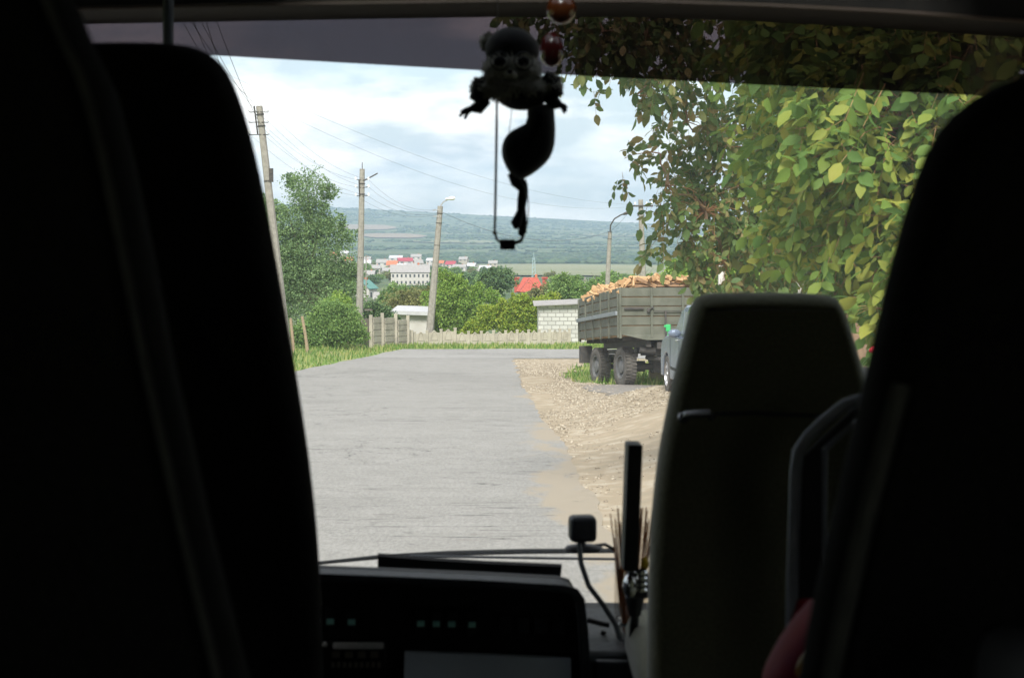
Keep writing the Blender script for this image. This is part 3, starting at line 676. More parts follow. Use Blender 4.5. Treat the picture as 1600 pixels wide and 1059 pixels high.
m.build('lamp_arm', zinc, p3)
m = MB(); m.ell(at(706, 310, 74), (.17, .14, .10), 12, 8); m.ell(at(700, 311, 74), (.14, .1, .06), 10, 6); m.build('lamp_head', lampw, p3)
p4, t4, b4 = pole('street_lamp', (953, 362), (948, 470), 90, .11, .17, 'street lamp with a curved arm behind the firewood trailer', 'street lamp')
m = MB(); m.tube([at(953, 366, 90), at(954, 352, 90), at(960, 342, 90), at(970, 336, 90), at(976, 334, 90)], .04, 6); m.build('lamp_arm', metal_d, p4)
m = MB(); m.ell(at(979, 333, 90), (.26, .12, .09), 12, 8, Matrix.Rotation(R(-20), 3, 'Y')); m.build('lamp_head', metal_d, p4)
bands(p4, t4, b4, (.0, .1), .14)
p5, t5, b5 = pole('power_pole', (1001, 312), (1006, 480), 85, .13, .2, 'concrete power pole with a crossarm rising behind the firewood')
m = MB(); m.box(at(1001, 322, 85) + Vector((0, -.16, 0)), (1.35, .08, .09)); m.tube([at(997, 360, 85), at(997, 376, 85)], .08, 6)
m.tube([at(996, 336, 85), at(1006, 336, 85)], .05, 6); m.build('crossarm', metal_d, p5)
ins5 = []
m = MB()
for x in (984, 992, 1010, 1018):
    e = at(x, 320, 85) + Vector((0, -.16, .02)); m.lathe(e, [(.0, .14), (.04, .12), (.05, .03), (.05, 0)], seg=8); ins5.append(e)
m.build('insulator', lampw, p5)
def wire(pts, label, r_=.011, sag=0.0, group='overhead wires'):
    b = MB(); a, c = Vector(pts[0]), Vector(pts[-1])
    L = [a.lerp(c, t) - Vector((0, 0, sag * 4 * t * (1 - t))) for t in np.linspace(0, 1, 24)]
    b.tube(L, r_, 4, False); tag(b.build('overhead_wire', wirem), label, 'wire', group)
far_l = [at(256, -20, 22), at(262, -25, 22), at(275, -30, 22), at(282, -30, 22), at(300, -40, 22), at(316, -30, 22)]
for k in range(6): wire([ins1[k], far_l[k]], 'dark wire running from the first power pole up over the bus', .006, .35, 'wires over the left of the road')
for k in range(6): wire([ins1[k], ins2[k]], 'dark wire sagging between the first and second power poles', .005, .45, 'wires between the first two power poles')
for k in range(4): wire([ins2[k + 1], t3 + Vector((-.2 + .1 * k, 0, -.15 - .2 * (k % 2)))], 'dark wire sagging from the second pole to the leaning lamp pole', .005, .5, 'wires between second pole and lamp pole')
wire([at(330, 104, 45), ins5[0]], 'upper one of two thin wires crossing the open sky', .004, .9)
wire([at(330, 118, 45), ins5[2]], 'lower one of two thin wires crossing the open sky', .004, 1.5)
wire([t3 + Vector((.1, 0, -.3)), t4], 'thin wire from the leaning lamp pole to the curved street lamp', .009, .9)
wire([ins5[3], at(1500, 270, 60)], 'thin wire running right from the crossarm pole', .009, .6)
wire([t4, ins5[1]], 'short wire between curved street lamp and crossarm pole', .009, .1)
# stakes
stakew = mat('stake_wood', (.36, .27, .18), (.28, .22, .15), 8, .9)
for (x0, y0, x1, y1, lab) in ((454, 497, 459, 548, 'left one of two bare wooden stakes by the verge'), (472, 494, 481, 546, 'right one of two bare wooden stakes by the verge')):
    b = MB(); b.tube([at(x1, y1 + 6, 61), at(x1 * .6 + x0 * .4, y1 * .6 + y0 * .4, 61), at(x0, y0, 61)], [.07, .062, .055], 7); tag(b.build('wooden_stake', stakew), lab, 'stake')
# ------------------------------------------------------------------ fences, sheds
def fence_panel(b, a, c, h, arch, thick=.06):
    a, c = Vector(a), Vector(c); d = (c - a); L = d.length; d.normalize(); nrm = Vector((d.y, -d.x, 0)).normalized()
    if nrm.y > 0: nrm = -nrm
    up = Vector((0, 0, 1)); P = lambda x, z: a + d * x + up * z
    hb = h * .30
    if arch:
        n_ = 14; top = [P(x * L, h * (.84 + .16 * math.exp(-((x - .5) / .16) ** 2) )) for x in np.linspace(1, 0, n_)]
        b.prism([P(0, hb + .01), P(L, hb + .01)] + top, nrm * thick)
        # raised frame of the arch
        def ogee(s, z0): return [P(L * (.5 + s * .30 * q), z0 + (h * .94 - z0) * (1 - abs(q) ** 2.2) ** .8) for q in np.linspace(-1, 1, 9)]
        pts = [p + nrm * (thick + .005) for p in ogee(1, hb + .08 * h)]
        for i in range(8): b.tube([pts[i], pts[i + 1]], .022, 5)
        b.tube([pts[0], pts[-1]], .018, 5)
        b.prism([P(0, 0), P(L, 0), P(L, hb), P(0, hb)], nrm * (thick + .02))
    else:
        k = 5
        for i in range(k): b.prism([P(0, h * i / k), P(L, h * i / k), P(L, h * (i + 1) / k - .05), P(0, h * (i + 1) / k - .05)], nrm * thick)
        b.prism([P(0, 0), P(L, 0), P(L, h - .03), P(0, h - .03)], nrm * (thick - .03))
fr = empty('concrete_fence', at(765, 540, 74), 'low weathered concrete fence with pointed arch panels beyond the crossing road', 'fence')
fx = [647, 667, 689, 711, 732, 752, 771, 790, 808, 826, 843, 859, 875, 890]
ft = [519, 517, 515, 513, 518, 518, 517, 517, 516, 516, 515, 515, 514, 514]
prev = None
for i, x in enumerate(fx):
    Y = 73.5 + .004 * (x - 647); X = (x - 800) / F * Y; z0 = gz(X, Y) - .02; zt = at(x, ft[i], Y).z
    pb = MB(); pb.box((X, Y, (z0 + zt) / 2 - .03), (.13, .15, zt - z0 + .02)); pb.box((X, Y, zt), (.15, .17, .06)); pb.build('fence_post', fencec, fr, smooth=False)
    if prev:
        q = MB(); fence_panel(q, (prev[0] + .066, prev[1], prev[2]), (X - .066, Y, prev[2]), (max(zt, prev[3]) if i != 4 else zt) - prev[2] - .02, True); q.build('fence_panel', fencec, fr, smooth=False)
    prev = (X, Y, z0, zt)
f2 = empty('concrete_fence', at(605, 533, 71), 'taller stepped concrete fence of plain horizontal boards by the second pole', 'fence')
seq = [(579, 496, 69.5), (597, 493, 70.6), (618, 494, 71.8), (637, 497, 73)]
for i, (x, yt, Y) in enumerate(seq):
    X = (x - 800) / F * Y; z0 = gz(X, Y) - .05; zt = at(x, yt - 4, Y).z
    pb = MB(); pb.box((X, Y, (z0 + zt) / 2), (.15, .15, zt - z0)); pb.build('fence_post', fencec, f2, smooth=False)
    if i:
        q = MB(); fence_panel(q, (prev[0] + .08, prev[1], prev[2]), (X - .08, Y, prev[2] - .05), at(x, yt, Y).z - prev[2] + .02, False); q.build('fence_panel', fencec, f2, smooth=False)
    prev = (X, Y, z0)
gwood = mat('dark_gate_wood', (.10, .09, .08), (.15, .13, .11), 6, .9, stretch=(8, 1, 1))
b = MB()
for k in range(5):
    p = at(567 + k * 2.6, 540, 70); zt = at(567, 497 + (k % 2), 70).z; z0 = gz(p.x, 70) - .05; b.box((p.x, 70, (z0 + zt) / 2), (.07, .03, zt - z0))
b.box((at(572, 0, 70).x, 70.04, -1.9), (.36, .03, .08)); tag(b.build('wooden_gate', gwood, smooth=False), 'dark narrow board gate between second pole and stepped fence', 'gate')
# small gate post and short wall between the two fences
b = MB(); p0, p1_ = at(638, 534, 73.2), at(646, 538, 73.4)
b.box(((p0.x + p1_.x) / 2, 73.3, p0.z + .22), (.24, .12, .7)); tag(b.build('gate_pillar', fencec, bevel=.01), 'short pale pillar between stepped fence and arched fence', 'pillar')
# white block shed behind the fence
def brick_mat(name, c1, c2, mortar, sx, sy):
    m = bpy.data.materials.new(name); m.use_nodes = True; t = m.node_tree; n = t.nodes; l = t.links; b = n['Principled BSDF']; b.inputs['Roughness'].default_value = .9
    tcn = n.new('ShaderNodeTexCoord'); mp_ = n.new('ShaderNodeMapping'); mp_.inputs['Rotation'].default_value = (R(90), 0, 0); l.new(tcn.outputs['Object'], mp_.inputs[0])
    br = n.new('ShaderNodeTexBrick'); br.inputs['Color1'].default_value = (*c1, 1); br.inputs['Color2'].default_value = (*c2, 1); br.inputs['Mortar'].default_value = (*mortar, 1)
    br.inputs['Scale'].default_value = 1; br.inputs['Brick Width'].default_value = sx; br.inputs['Row Height'].default_value = sy; br.inputs['Mortar Size'].default_value = .022; br.inputs['Mortar Smooth'].default_value = .3
    l.new(mp_.outputs[0], br.inputs['Vector']); l.new(br.outputs[0], b.inputs['Base Color'])
    bp = n.new('ShaderNodeBump'); bp.inputs['Strength'].default_value = .6; bp.inputs['Distance'].default_value = .03; bp.invert = True; l.new(br.outputs['Fac'], bp.inputs['Height']); l.new(bp.outputs[0], b.inputs['Normal'])
    return m
blockm = brick_mat('white_block_wall', (.50, .50, .48), (.40, .40, .385), (.26, .255, .24), .42, .22)
p = at(874, 540, 80); sh = empty('block_shed', p, 'small shed of rough white blocks behind the right end of the fence', 'shed')
X0, X1 = at(842, 0, 80).x, at(925, 0, 80).x; zt0, zt1 = at(842, 478, 80).z, at(910, 474, 80).z
b = MB(); b.prism([(X0, 80, -6), (X1, 80, -6), (X1, 80, zt1), (X0, 80, zt0)], (0, 4, 0)); b.build('wall', blockm, sh, smooth=False)
b = MB(); b.prism([(X0 - .25, 79.7, zt0), (X1 + .2, 79.7, zt1), (X1 + .2, 79.7, zt1 + .05), (X0 - .25, 79.7, zt0 + .05)], (0, 4.6, 0)); b.build('roof', ROOF['grey'], sh, smooth=False)
# white building behind the stepped fence
p = at(642, 530, 92); wb_ = empty('white_outbuilding', p, 'white walled outbuilding behind the gap between the two fences', 'building')
b = MB(); b.prism([at(612, 560, 92), at(668, 560, 92), at(668, 492, 92), at(612, 490, 92)], (0, 5, 0)); b.build('wall', wallw, wb_, smooth=False)
b = MB(); b.prism([at(608, 491, 91.6), at(672, 493, 91.6), at(670, 487, 91.6), at(610, 485.5, 91.6)], (0, 5.8, 0)); b.build('roof', ROOF['white'], wb_, smooth=False)

# ------------------------------------------------------------------ firewood trailer
paint = mat('trailer_green_paint', (.082, .09, .068), (.128, .134, .106), 3.5, .75, bump=.15, stretch=(1, 1, .6))
rawwood = mat('raw_wood_edge', (.38, .24, .13), (.28, .19, .11), 5, .85)
rail_m = mat('trailer_rail_steel', (.26, .29, .31), (.2, .22, .24), 6, .5, .3)
chas = mat('chassis_black', (.045, .045, .045), (.08, .073, .066), 8, .8)
rubber = mat('dusty_rubber', (.075, .07, .064), (.12, .112, .10), 6, .95, bump=.3)
rimm = mat('rim_dark', (.10, .105, .11), (.17, .17, .165), 6, .6)
P1b, P0b = at(968, 524, 37.5), at(906, 530, 44.6); Lx = (P0b - P1b); LEN = Lx.length; Lx.normalize(); Wx = Lx.cross(Vector((0, 0, 1))).normalized(); Ux = Wx.cross(Lx)
tr = empty('firewood_trailer', P1b, 'grey green wooden tipping trailer heaped with split firewood', 'trailer')
tr.rotation_euler = Matrix((Wx, Lx, Ux)).transposed().to_euler()
WID, HT = 2.4, 1.19
def tb(b, name, m, smooth=False, bevel=.006, parent=tr): return b.build(name, m, parent, smooth=smooth, bevel=bevel, local=True)
def board_wall(a, axis, length, name, low=0):    # planked side: axis 'x' or 'y'
    np_ = 5; hh = HT / np_; b = MB()
    for i in range(np_):
        z = hh * (i + .5); c = list(a); c[2] = z
        h_ = hh - (.022, .036, .020, .034, .026)[i]; 
        if axis == 'x': c[0] += length / 2; b.box(c, (length - .02, .035, h_))
        else: c[1] += length / 2; b.box(c, (.035, length - .02, h_))
    r_ = tb(b, name, paint)
    b = MB(); c = list(a); c[2] = HT / 2
    if axis == 'x': c[0] += length / 2; c[1] += .03 if a[1] < 1 else -.03; b.box(c, (length - .1, .02, HT - .06))
    else: c[1] += length / 2; c[0] += .03 if a[0] < 1 else -.03; b.box(c, (.02, length - .1, HT - .06))
    tb(b, 'inner_boards', rawwood, parent=r_, bevel=0)
    b = MB(); n_ = 5 if axis == 'y' else 3
    for i in range(n_ + 1):
        t = length * i / n_; c = list(a); c[2] = HT / 2 - .04
        if axis == 'x': c[0] += t; c[1] += -.035 if a[1] < 1 else .035; b.box(c, (.06, .04, HT + .04 + (.03 if i in (0, n_) else 0)))
        else: c[1] += t; c[0] += -.035 if a[0] < 1 else .035; b.box(c, (.04, .07, HT + .04))
    tb(b, 'upright_posts', paint, parent=r_)
    return r_
board_wall((0, .02, 0), 'y', LEN - .04, 'side_board'); board_wall((WID, .02, 0), 'y', LEN - .04, 'side_board')
board_wall((.02, 0, 0), 'x', WID - .04, 'end_board'); board_wall((.02, LEN, 0), 'x', WID - .04, 'end_board')
b = MB(); b.box((-.075, LEN / 2, HT * .46), (.05, LEN + .05, .10)); tb(b, 'side_rail', rail_m, bevel=.01)
b = MB(); b.box((WID / 2 + .35, -.07, HT * .50), (WID - 1.0, .03, .02)); b.box((.36, -.07, HT * .56), (.5, .03, .05)); b.box((1.15, -.07, .28), (.04, .05, .66)); b.box((.72, -.07, .62), (.06, .06, .10)); b.tube([(.68, -.09, .6), (.85, -.09, .7)], .02, 6); tb(b, 'latch', chas)
b = MB(); b.prism([(.05, -.03, .02), (.66, -.05, -.12), (WID - .05, -.05, -.12), (WID - .05, -.03, .02)], (0, .05, 0)); tb(b, 'lower_flap', paint)
b = MB(); b.box((WID / 2, LEN / 2, .0), (WID - .06, LEN - .06, .05)); tb(b, 'bed_floor', rawwood)
b = MB()
for x in (.75, WID - .75): b.box((x, LEN / 2, -.18), (.12, LEN - .2, .22))
for k in range(6): b.box((WID / 2, .4 + k * (LEN - .8) / 5, -.08), (WID - .3, .1, .10))
b.box((WID / 2, LEN / 2 + .4, -.38), (1.1, LEN - 1.6, .12)); b.tube([(WID / 2, 1.0, -.5), (WID / 2, 1.0, -.2)], .5, 16); b.tube([(WID / 2, 1.9, -.9), (WID / 2, 2.6, -.2)], .09, 10)
b.box((.10, LEN - .5, -.45), (.35, .3, .5)); b.box((1.6, .4, -.42), (1.3, .12, .18)); b.box((1.2, .2, -.25), (.5, .35, .18)); b.tube([(.55, .3, -.35), (.95, .3, -.38)], .09, 10)
tb(b, 'chassis', chas)
b = MB(); 
for s in (-1, 1): b.tube([(WID / 2 + s * .35, .9, -.55), (WID / 2 + .55, -1.7, -.75)], .06, 8)
b.tube([(WID / 2 + .55, -1.6, -.75), (WID / 2 + .55, -2.0, -.77)], .05, 8); b.lathe((WID / 2 + .55, -2.08, -.77), [(.08, -.03), (.12, 0), (.08, .03), (.05, 0), (.08, -.03)], seg=14); tb(b, 'drawbar', chas)
def tyre_mesh(r_, wd):
    b = MB(); prof = [(r_ * .58, -wd * .40), (r_ * .66, -wd * .5), (r_ * .85, -wd * .52), (r_ * .95, -wd * .45), (r_ * .985, -wd * .32), (r_ * .99, 0), (r_ * .985, wd * .32), (r_ * .95, wd * .45), (r_ * .85, wd * .52), (r_ * .66, wd * .5), (r_ * .58, wd * .4)]
    b.lathe((0, 0, 0), prof, 'X', 40)
    for k in range(36):
        a = 2 * math.pi * k / 36
        for s in (-1, 1):
            aa = a + (s * .04); M = Matrix.Rotation(aa, 3, 'X'); b.box(M @ Vector((s * wd * .26, 0, r_ * 1.0)), (wd * .4, r_ * .085, r_ * .045), M)
    return b
def rim_mesh(r_, wd):
    b = MB(); b.lathe((0, 0, 0), [(r_ * .6, wd * .38), (r_ * .6, wd * .46), (r_ * .55, wd * .45), (r_ * .52, wd * .2), (r_ * .32, wd * .12), (r_ * .3, wd * .38), (r_ * .18, wd * .45), (0, wd * .46)], 'X', 24)
    b.lathe((0, 0, 0), [(r_ * .58, -wd * .4), (r_ * .52, -wd * .2), (0, -wd * .2)], 'X', 24)
    for k in range(8):
        a = 2 * math.pi * k / 8; b.tube([(wd * .15, r_ * .42 * math.cos(a), r_ * .42 * math.sin(a)), (wd * .3, r_ * .42 * math.cos(a), r_ * .42 * math.sin(a))], r_ * .045, 6)
    return b
TM = tyre_mesh(.51, .3); RM = rim_mesh(.51, .3)
for yy in (1.0, 4.35):
    ax = MB(); ax.tube([(.3, yy, -.79), (WID - .3, yy, -.79)], .08, 10); ax.box((WID / 2, yy, -.79), (.4, .3, .3))
    for x in (.5, WID - .5): ax.box((x, yy, -.5), (.12, .9, .09)); ax.box((x, yy, -.62), (.12, .5, .16))
    tb(ax, 'axle', chas)
    for x, s in ((.17 + (.13 if yy < 2 else 0), -1), (WID - .17, 1)):
        wv = bpy.data.objects.new('wheel', None); col.objects.link(wv); wv.parent = tr; wv.location = (x, yy, -.79); wv.rotation_euler.z = R(10) + (0 if s > 0 else math.pi)
        tb(TM, 'tyre', rubber, smooth=True, bevel=0, parent=wv); tb(RM, 'rim', rimm, smooth=True, bevel=0, parent=wv)
# firewood
fw = mat('split_firewood', (.30, .165, .08), (.52, .38, .22), 6, .85, island=.55, stretch=(1, 6, 6), c3=(.42, .25, .12))
fwb = mat('firewood_bark', (.20, .12, .07), (.3, .19, .11), 9, .95)
fmesh = []
for k in range(6):
    L_ = random.uniform(.36, .62); r_ = random.uniform(.035, .065); a0 = random.uniform(0, .5)
    A = [(0, r_ * math.cos(t), r_ * math.sin(t)) for t in (a0, a0 + 1.5, a0 + 2.6, a0 + 4.2)]; b = MB(); b.v = [(-L_ / 2, y * random.uniform(.85, 1.1), z) for _, y, z in A] + [(L_ / 2, y * random.uniform(.85, 1.1), z) for _, y, z in A]
    b.f = [(0, 1, 2, 3), (7, 6, 5, 4)] + [(i, i + 4, (i + 1) % 4 + 4, (i + 1) % 4) for i in range(4)]; b.mi = [0, 0, 1 if k % 2 else 0, 0, 0, 0]
    o = b.build('firewood_piece', [fw, fwb], smooth=False); fmesh.append(o.data); bpy.data.objects.remove(o)
TMX = Matrix.Translation(P1b) @ tr.rotation_euler.to_matrix().to_4x4()
def heap_h(x, y):
    e = min(x, WID - x) / .5; e = min(1, max(0, e)); f_ = min(1, max(0, min(y + .15, LEN - y) / .6))
    return HT - .10 + (.02 + .30 * e ** .7 * f_ ** .5 * (.75 + .35 * math.sin(y * 1.3 + 1.0)))
b = MB(); n1, n2 = 12, 30
b.v = [TMX @ Vector((.08 + (WID - .16) * i / n1, .08 + (LEN - .16) * j / n2, heap_h(.08 + (WID - .16) * i / n1, .08 + (LEN - .16) * j / n2) - .10)) for j in range(n2 + 1) for i in range(n1 + 1)]
b.f = [(j * (n1 + 1) + i, j * (n1 + 1) + i + 1, (j + 1) * (n1 + 1) + i + 1, (j + 1) * (n1 + 1) + i) for j in range(n2) for i in range(n1)]; b.mi = [0] * len(b.f)
tag(b.build('firewood_heap', fwb), 'solid core of the heaped firewood load in the trailer', kind='stuff')
for k in range(290):
    x = WID * random.random(); y = (LEN - .3) * random.random() ** 1.3 + .1
    x = min(max(x, .12), WID - .12)
    o = bpy.data.objects.new('firewood_piece', random.choice(fmesh)); col.objects.link(o)
    o.matrix_world = TMX @ Matrix.Translation((x, y, heap_h(x, y) - .05 + random.uniform(0, .08))) @ Matrix.Rotation(random.uniform(0, 6.28), 4, 'Z') @ Matrix.Rotation(random.gauss(0, .3), 4, 'Y') @ Matrix.Rotation(random.uniform(0, 6.28), 4, 'X')
    tag(o, 'orange brown split log in the heap on the trailer', 'firewood', 'split logs heaped on the trailer')
# pale blocks and a stone behind and beside the trailer wheels
blk = mat('pale_limestone', (.36, .30, .21), (.30, .25, .18), 5, .9)
for (x, y, Y, w_, h_, lab) in ((1027, 575, 43, 26, 14, 'long pale stone block on the grass under the trailer'), (1021, 559, 46, 13, 18, 'upright pale stone block behind the trailer chassis'), (962, 598, 40.2, 8, 9, 'small pale stone between the trailer wheels')):
    p = at(x, y, Y); b = MB(); k_ = Y / F
    z0 = gz(p.x, Y); hh = max(h_ * k_, p.z - z0 + h_ * k_ / 2); b.box((p.x, Y, z0 + hh / 2 - .02), (w_ * k_, .3, hh)); tag(b.build('stone_block', blk, bevel=.03), lab, 'stone')

# ------------------------------------------------------------------ parked car
cpaint = mat('car_dark_blue_paint', (.15, .19, .26), (.16, .20, .27), 3, .25, .3, spec=.6)
cblack = mat('car_black_trim', (.02, .02, .022), (.03, .03, .03), 3, .6)
cglass = mat('car_glass', (.22, .26, .28), (.2, .24, .26), 2, .06, spec=1.0)
chrome = mat('chrome', (.75, .76, .78), (.65, .66, .68), 4, .18, 1.0)
silver = mat('silver_alloy', (.5, .5, .52), (.42, .42, .44), 4, .3, .8)
cx, cyf = 2.86, 28.0      # left flank, front wheel
car = empty('parked_car', (cx, cyf, gz(cx, cyf)), 'dark blue estate car with roof rails parked in front of the trailer', 'car')
car.rotation_euler = (-math.atan(.03), 0, R(3)); car.scale = (1.06,) * 3
W2 = 1.78; sections = []       # side outline in (y forward, z up), y=0 at front wheel centre
outer = [(.85, .30), (.88, .55), (.84, .78), (.72, .90), (.10, 1.02), (-.28, 1.06), (-3.30, 1.08), (-3.52, 1.0), (-3.60, .7), (-3.58, .35)]
def carp(b, pts, x0, x1, inset=0): b.prism([(x0, y, z) for y, z in pts], (x1 - x0, 0, 0))
def arch(cyy, r_=.39, n_=9): return [(cyy + r_ * math.cos(t), .33 + r_ * math.sin(t)) for t in np.linspace(math.pi, 0, n_)]
low = [(-3.58, .28), (-3.08, .28)] + [(y, max(z, .28)) for y, z in arch(-2.68)] + [(-2.28, .28), (-.40, .28)] + [(y, max(z, .28)) for y, z in arch(0)] + [(.40, .28), (.85, .28)]
body = MB()
full = low + outer
sec = [(.0, 1, 0), (.25, 0, 0), (W2 - .25, 0, 0), (W2, 1, 0)]
vs = []; 
for x, ins, d_ in sec: vs += [(x, y - (.22 if (ins and y > .4) else 0), z - (.025 if ins and z > .9 else 0)) for y, z in full]
n_ = len(full); fs = [tuple(range(n_)), tuple(3 * n_ + i for i in range(n_ - 1, -1, -1))]
for s in range(3):
    for i in range(n_): fs.append((s * n_ + i, (s + 1) * n_ + i, (s + 1) * n_ + (i + 1) % n_, s * n_ + (i + 1) % n_))
body.add(vs, fs); tb(body, 'body', cpaint, bevel=.03, parent=car, smooth=True)
cab = MB(); L0 = [(-.48, 1.03), (-1.08, 1.50), (-1.35, 1.57), (-2.8, 1.58), (-3.15, 1.50), (-3.46, 1.05)]
vs = [(x0 + (.06 if z > 1.3 else .0) * s, y, z) for x0, s in ((.06, 1), (W2 - .06, -1)) for y, z in L0]
cab.add(vs, [tuple(range(6)), tuple(range(11, 5, -1))] + [(i, i + 6, (i + 1) % 6 + 6, (i + 1) % 6) for i in range(6)]); tb(cab, 'cabin', cpaint, bevel=.03, parent=car, smooth=True)
g = MB()
for s, x0 in ((-1, .05), (1, W2 - .05)):
    for (a, c) in (((-.70, -1.14), (-1.42, -1.42)), ((-1.49, -1.49), (-2.22, -2.22)), ((-2.30, -2.30), (-3.22, -2.98))):
        (ya, yb), (yc, yd) = a, c
        q = [(x0, ya, 1.10), (x0 + .045 * -s, yb, 1.47), (x0 + .045 * -s, yd, 1.48), (x0, yc, 1.10)]
        g.prism(q, (s * .012, 0, 0))
tb(g, 'side_windows', cglass, bevel=0, parent=car)
g = MB(); g.prism([(.16, -.53, 1.08), (W2 - .16, -.53, 1.08), (W2 - .26, -1.06, 1.475), (.26, -1.06, 1.475)], (0, .02, .025)); tb(g, 'windshield', cglass, bevel=0, parent=car)
g = MB(); g.prism([(.18, -3.40, 1.12), (W2 - .18, -3.40, 1.12), (W2 - .26, -3.15, 1.47), (.26, -3.15, 1.47)], (0, -.02, .02)); tb(g, 'rear_window', cglass, bevel=0, parent=car)
for x in (.27, W2 - .27):
    g = MB(); g.tube([(x, -1.15, 1.57), (x, -1.25, 1.63), (x, -2.9, 1.63), (x, -3.0, 1.55)], .02, 8); tb(g, 'roof_rail', chrome, parent=car, bevel=0)
for x, s in ((-.10, -1), (W2 + .10, 1)):
    g = MB(); g.ell((x - s * .04, -1.25, 1.10), (.11, .07, .075), 12, 8); g.tube([(x - s * .12, -1.22, 1.06), (x - s * .04, -1.22, 1.08)], .025, 6); tb(g, 'side_mirror', cpaint, parent=car, bevel=0)
for x, s in ((-.004, -1), (W2 + .004, 1)):
    for yy in (-1.15, -2.1):
        g = MB(); g.box((x, yy, .98), (.03, .16, .025)); tb(g, 'door_handle', chrome, parent=car, bevel=.004)
    g = MB()
    for yy in (-.42, -1.36, -2.26): g.box((x, yy, .75), (.004, .008, .55))
    g.box((x, -1.35, .48), (.012, 1.7, .05)); tb(g, 'door_seam', cblack, parent=car, bevel=0)
    for yy in (.83, -3.5):
        g = MB(); g.ell((x - s * .13, yy - (.2 if yy > 0 else .02), .78), (.12, .09, .08), 12, 8); tb(g, 'headlight' if yy > 0 else 'tail_light', chrome if yy > 0 else redp, parent=car, bevel=0)
def ct_tyre(): 
    b = MB(); b.lathe((0, 0, 0), [(.21, -.09), (.26, -.105), (.32, -.09), (.335, -.05), (.335, .05), (.32, .09), (.26, .105), (.21, .09)], 'X', 32); return b
def ct_rim():
    b = MB(); b.lathe((0, 0, 0), [(.215, .095), (.205, .10), (.195, .05), (.19, -.08)], 'X', 28)
    for k in range(5):
        a = 2 * math.pi * k / 5; M = Matrix.Rotation(a, 3, 'X'); b.box(M @ Vector((.07, 0, .11)), (.03, .06, .19), M)
    b.lathe((0, 0, 0), [(.05, .06), (.045, .095), (0, .095)], 'X', 16); return b
T_, R_ = ct_tyre(), ct_rim()
for yy in (0, -2.68):
    for x, s in ((.10, -1), (W2 - .10, 1)):
        wv = bpy.data.objects.new('wheel', None); col.objects.link(wv); wv.parent = car; wv.location = (x, yy, .335); wv.rotation_euler.z = 0 if s > 0 else math.pi
        tb(T_, 'tyre', rubber, smooth=True, bevel=0, parent=wv); tb(R_, 'rim', silver, smooth=True, bevel=0, parent=wv)
greenp = mat('bright_green_plastic', (.05, .45, .14), (.04, .4, .12), 4, .5)
p = at(1044, 512, 29.6); b = MB(); b.box(p, (.09, .05, .13)); b.box(p + Vector((-.03, 0, .03)), (.10, .04, .04)); b.tube([Vector((p.x, p.y, gz(p.x, 29.6))), p], .012, 6)
tag(b.build('green_marker', greenp, bevel=.01), 'small bright green marker on a stick beside the parked car', 'marker')

# ================================================================== the bus the picture is taken from
trimk = mat('black_trim', (.012, .012, .013), (.018, .018, .018), 30, .6, spec=.25)
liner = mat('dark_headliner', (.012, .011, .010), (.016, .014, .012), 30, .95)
fabr = mat('olive_seat_fabric', (.20, .20, .12), (.14, .14, .085), 160, .95, spec=.1, bump=.2, sheen=.6)
fabk = mat('black_seat_fabric', (.010, .010, .010), (.016, .015, .015), 140, .95, spec=.05, bump=.2)
greyp = mat('grey_plastic', (.06, .065, .075), (.045, .05, .06), 20, .5)
dashm = mat('dash_plastic', (.022, .025, .03), (.03, .034, .04), 60, .55, bump=.15)
def glass_mat(name, colr, refl, dust=0):
    m = bpy.data.materials.new(name); m.use_nodes = True; t = m.node_tree; n = t.nodes; l = t.links; n.remove(n['Principled BSDF'])
    a = n.new('ShaderNodeBsdfTransparent'); a.inputs[0].default_value = (*colr, 1); g_ = n.new('ShaderNodeBsdfGlossy'); g_.inputs['Roughness'].default_value = .03
    z = n.new('ShaderNodeTexNoise'); z.inputs['Scale'].default_value = 3; mr = n.new('ShaderNodeMapRange'); mr.inputs['To Min'].default_value = refl * .8; mr.inputs['To Max'].default_value = refl * 1.2
    l.new(z.outputs['Fac'], mr.inputs[0]); x = n.new('ShaderNodeMixShader'); l.new(mr.outputs[0], x.inputs[0]); l.new(a.outputs[0], x.inputs[1]); l.new(g_.outputs[0], x.inputs[2]); 
    if dust:
        tl = n.new('ShaderNodeBsdfTranslucent'); tl.inputs[0].default_value = (.85, .9, .95, 1); y = n.new('ShaderNodeMixShader'); y.inputs[0].default_value = dust
        l.new(x.outputs[0], y.inputs[1]); l.new(tl.outputs[0], y.inputs[2]); x = y
    l.new(x.outputs[0], n['Material Output'].inputs[0]); return m
WL, WR, YB, YF = -1.32, 1.42, -5.0, 4.15
bus = empty('bus', (0, 0, .3), 'dark interior shell of the bus the photo is taken from', 'bus')
ZR = lambda X, Y: 2.2 + .57 + .012 * 0
b = MB()
b.box((.05, (YB + YF) / 2, .85), (WR - WL, YF - YB, .06)); b.build('floor', liner, bus, smooth=False)
b = MB()
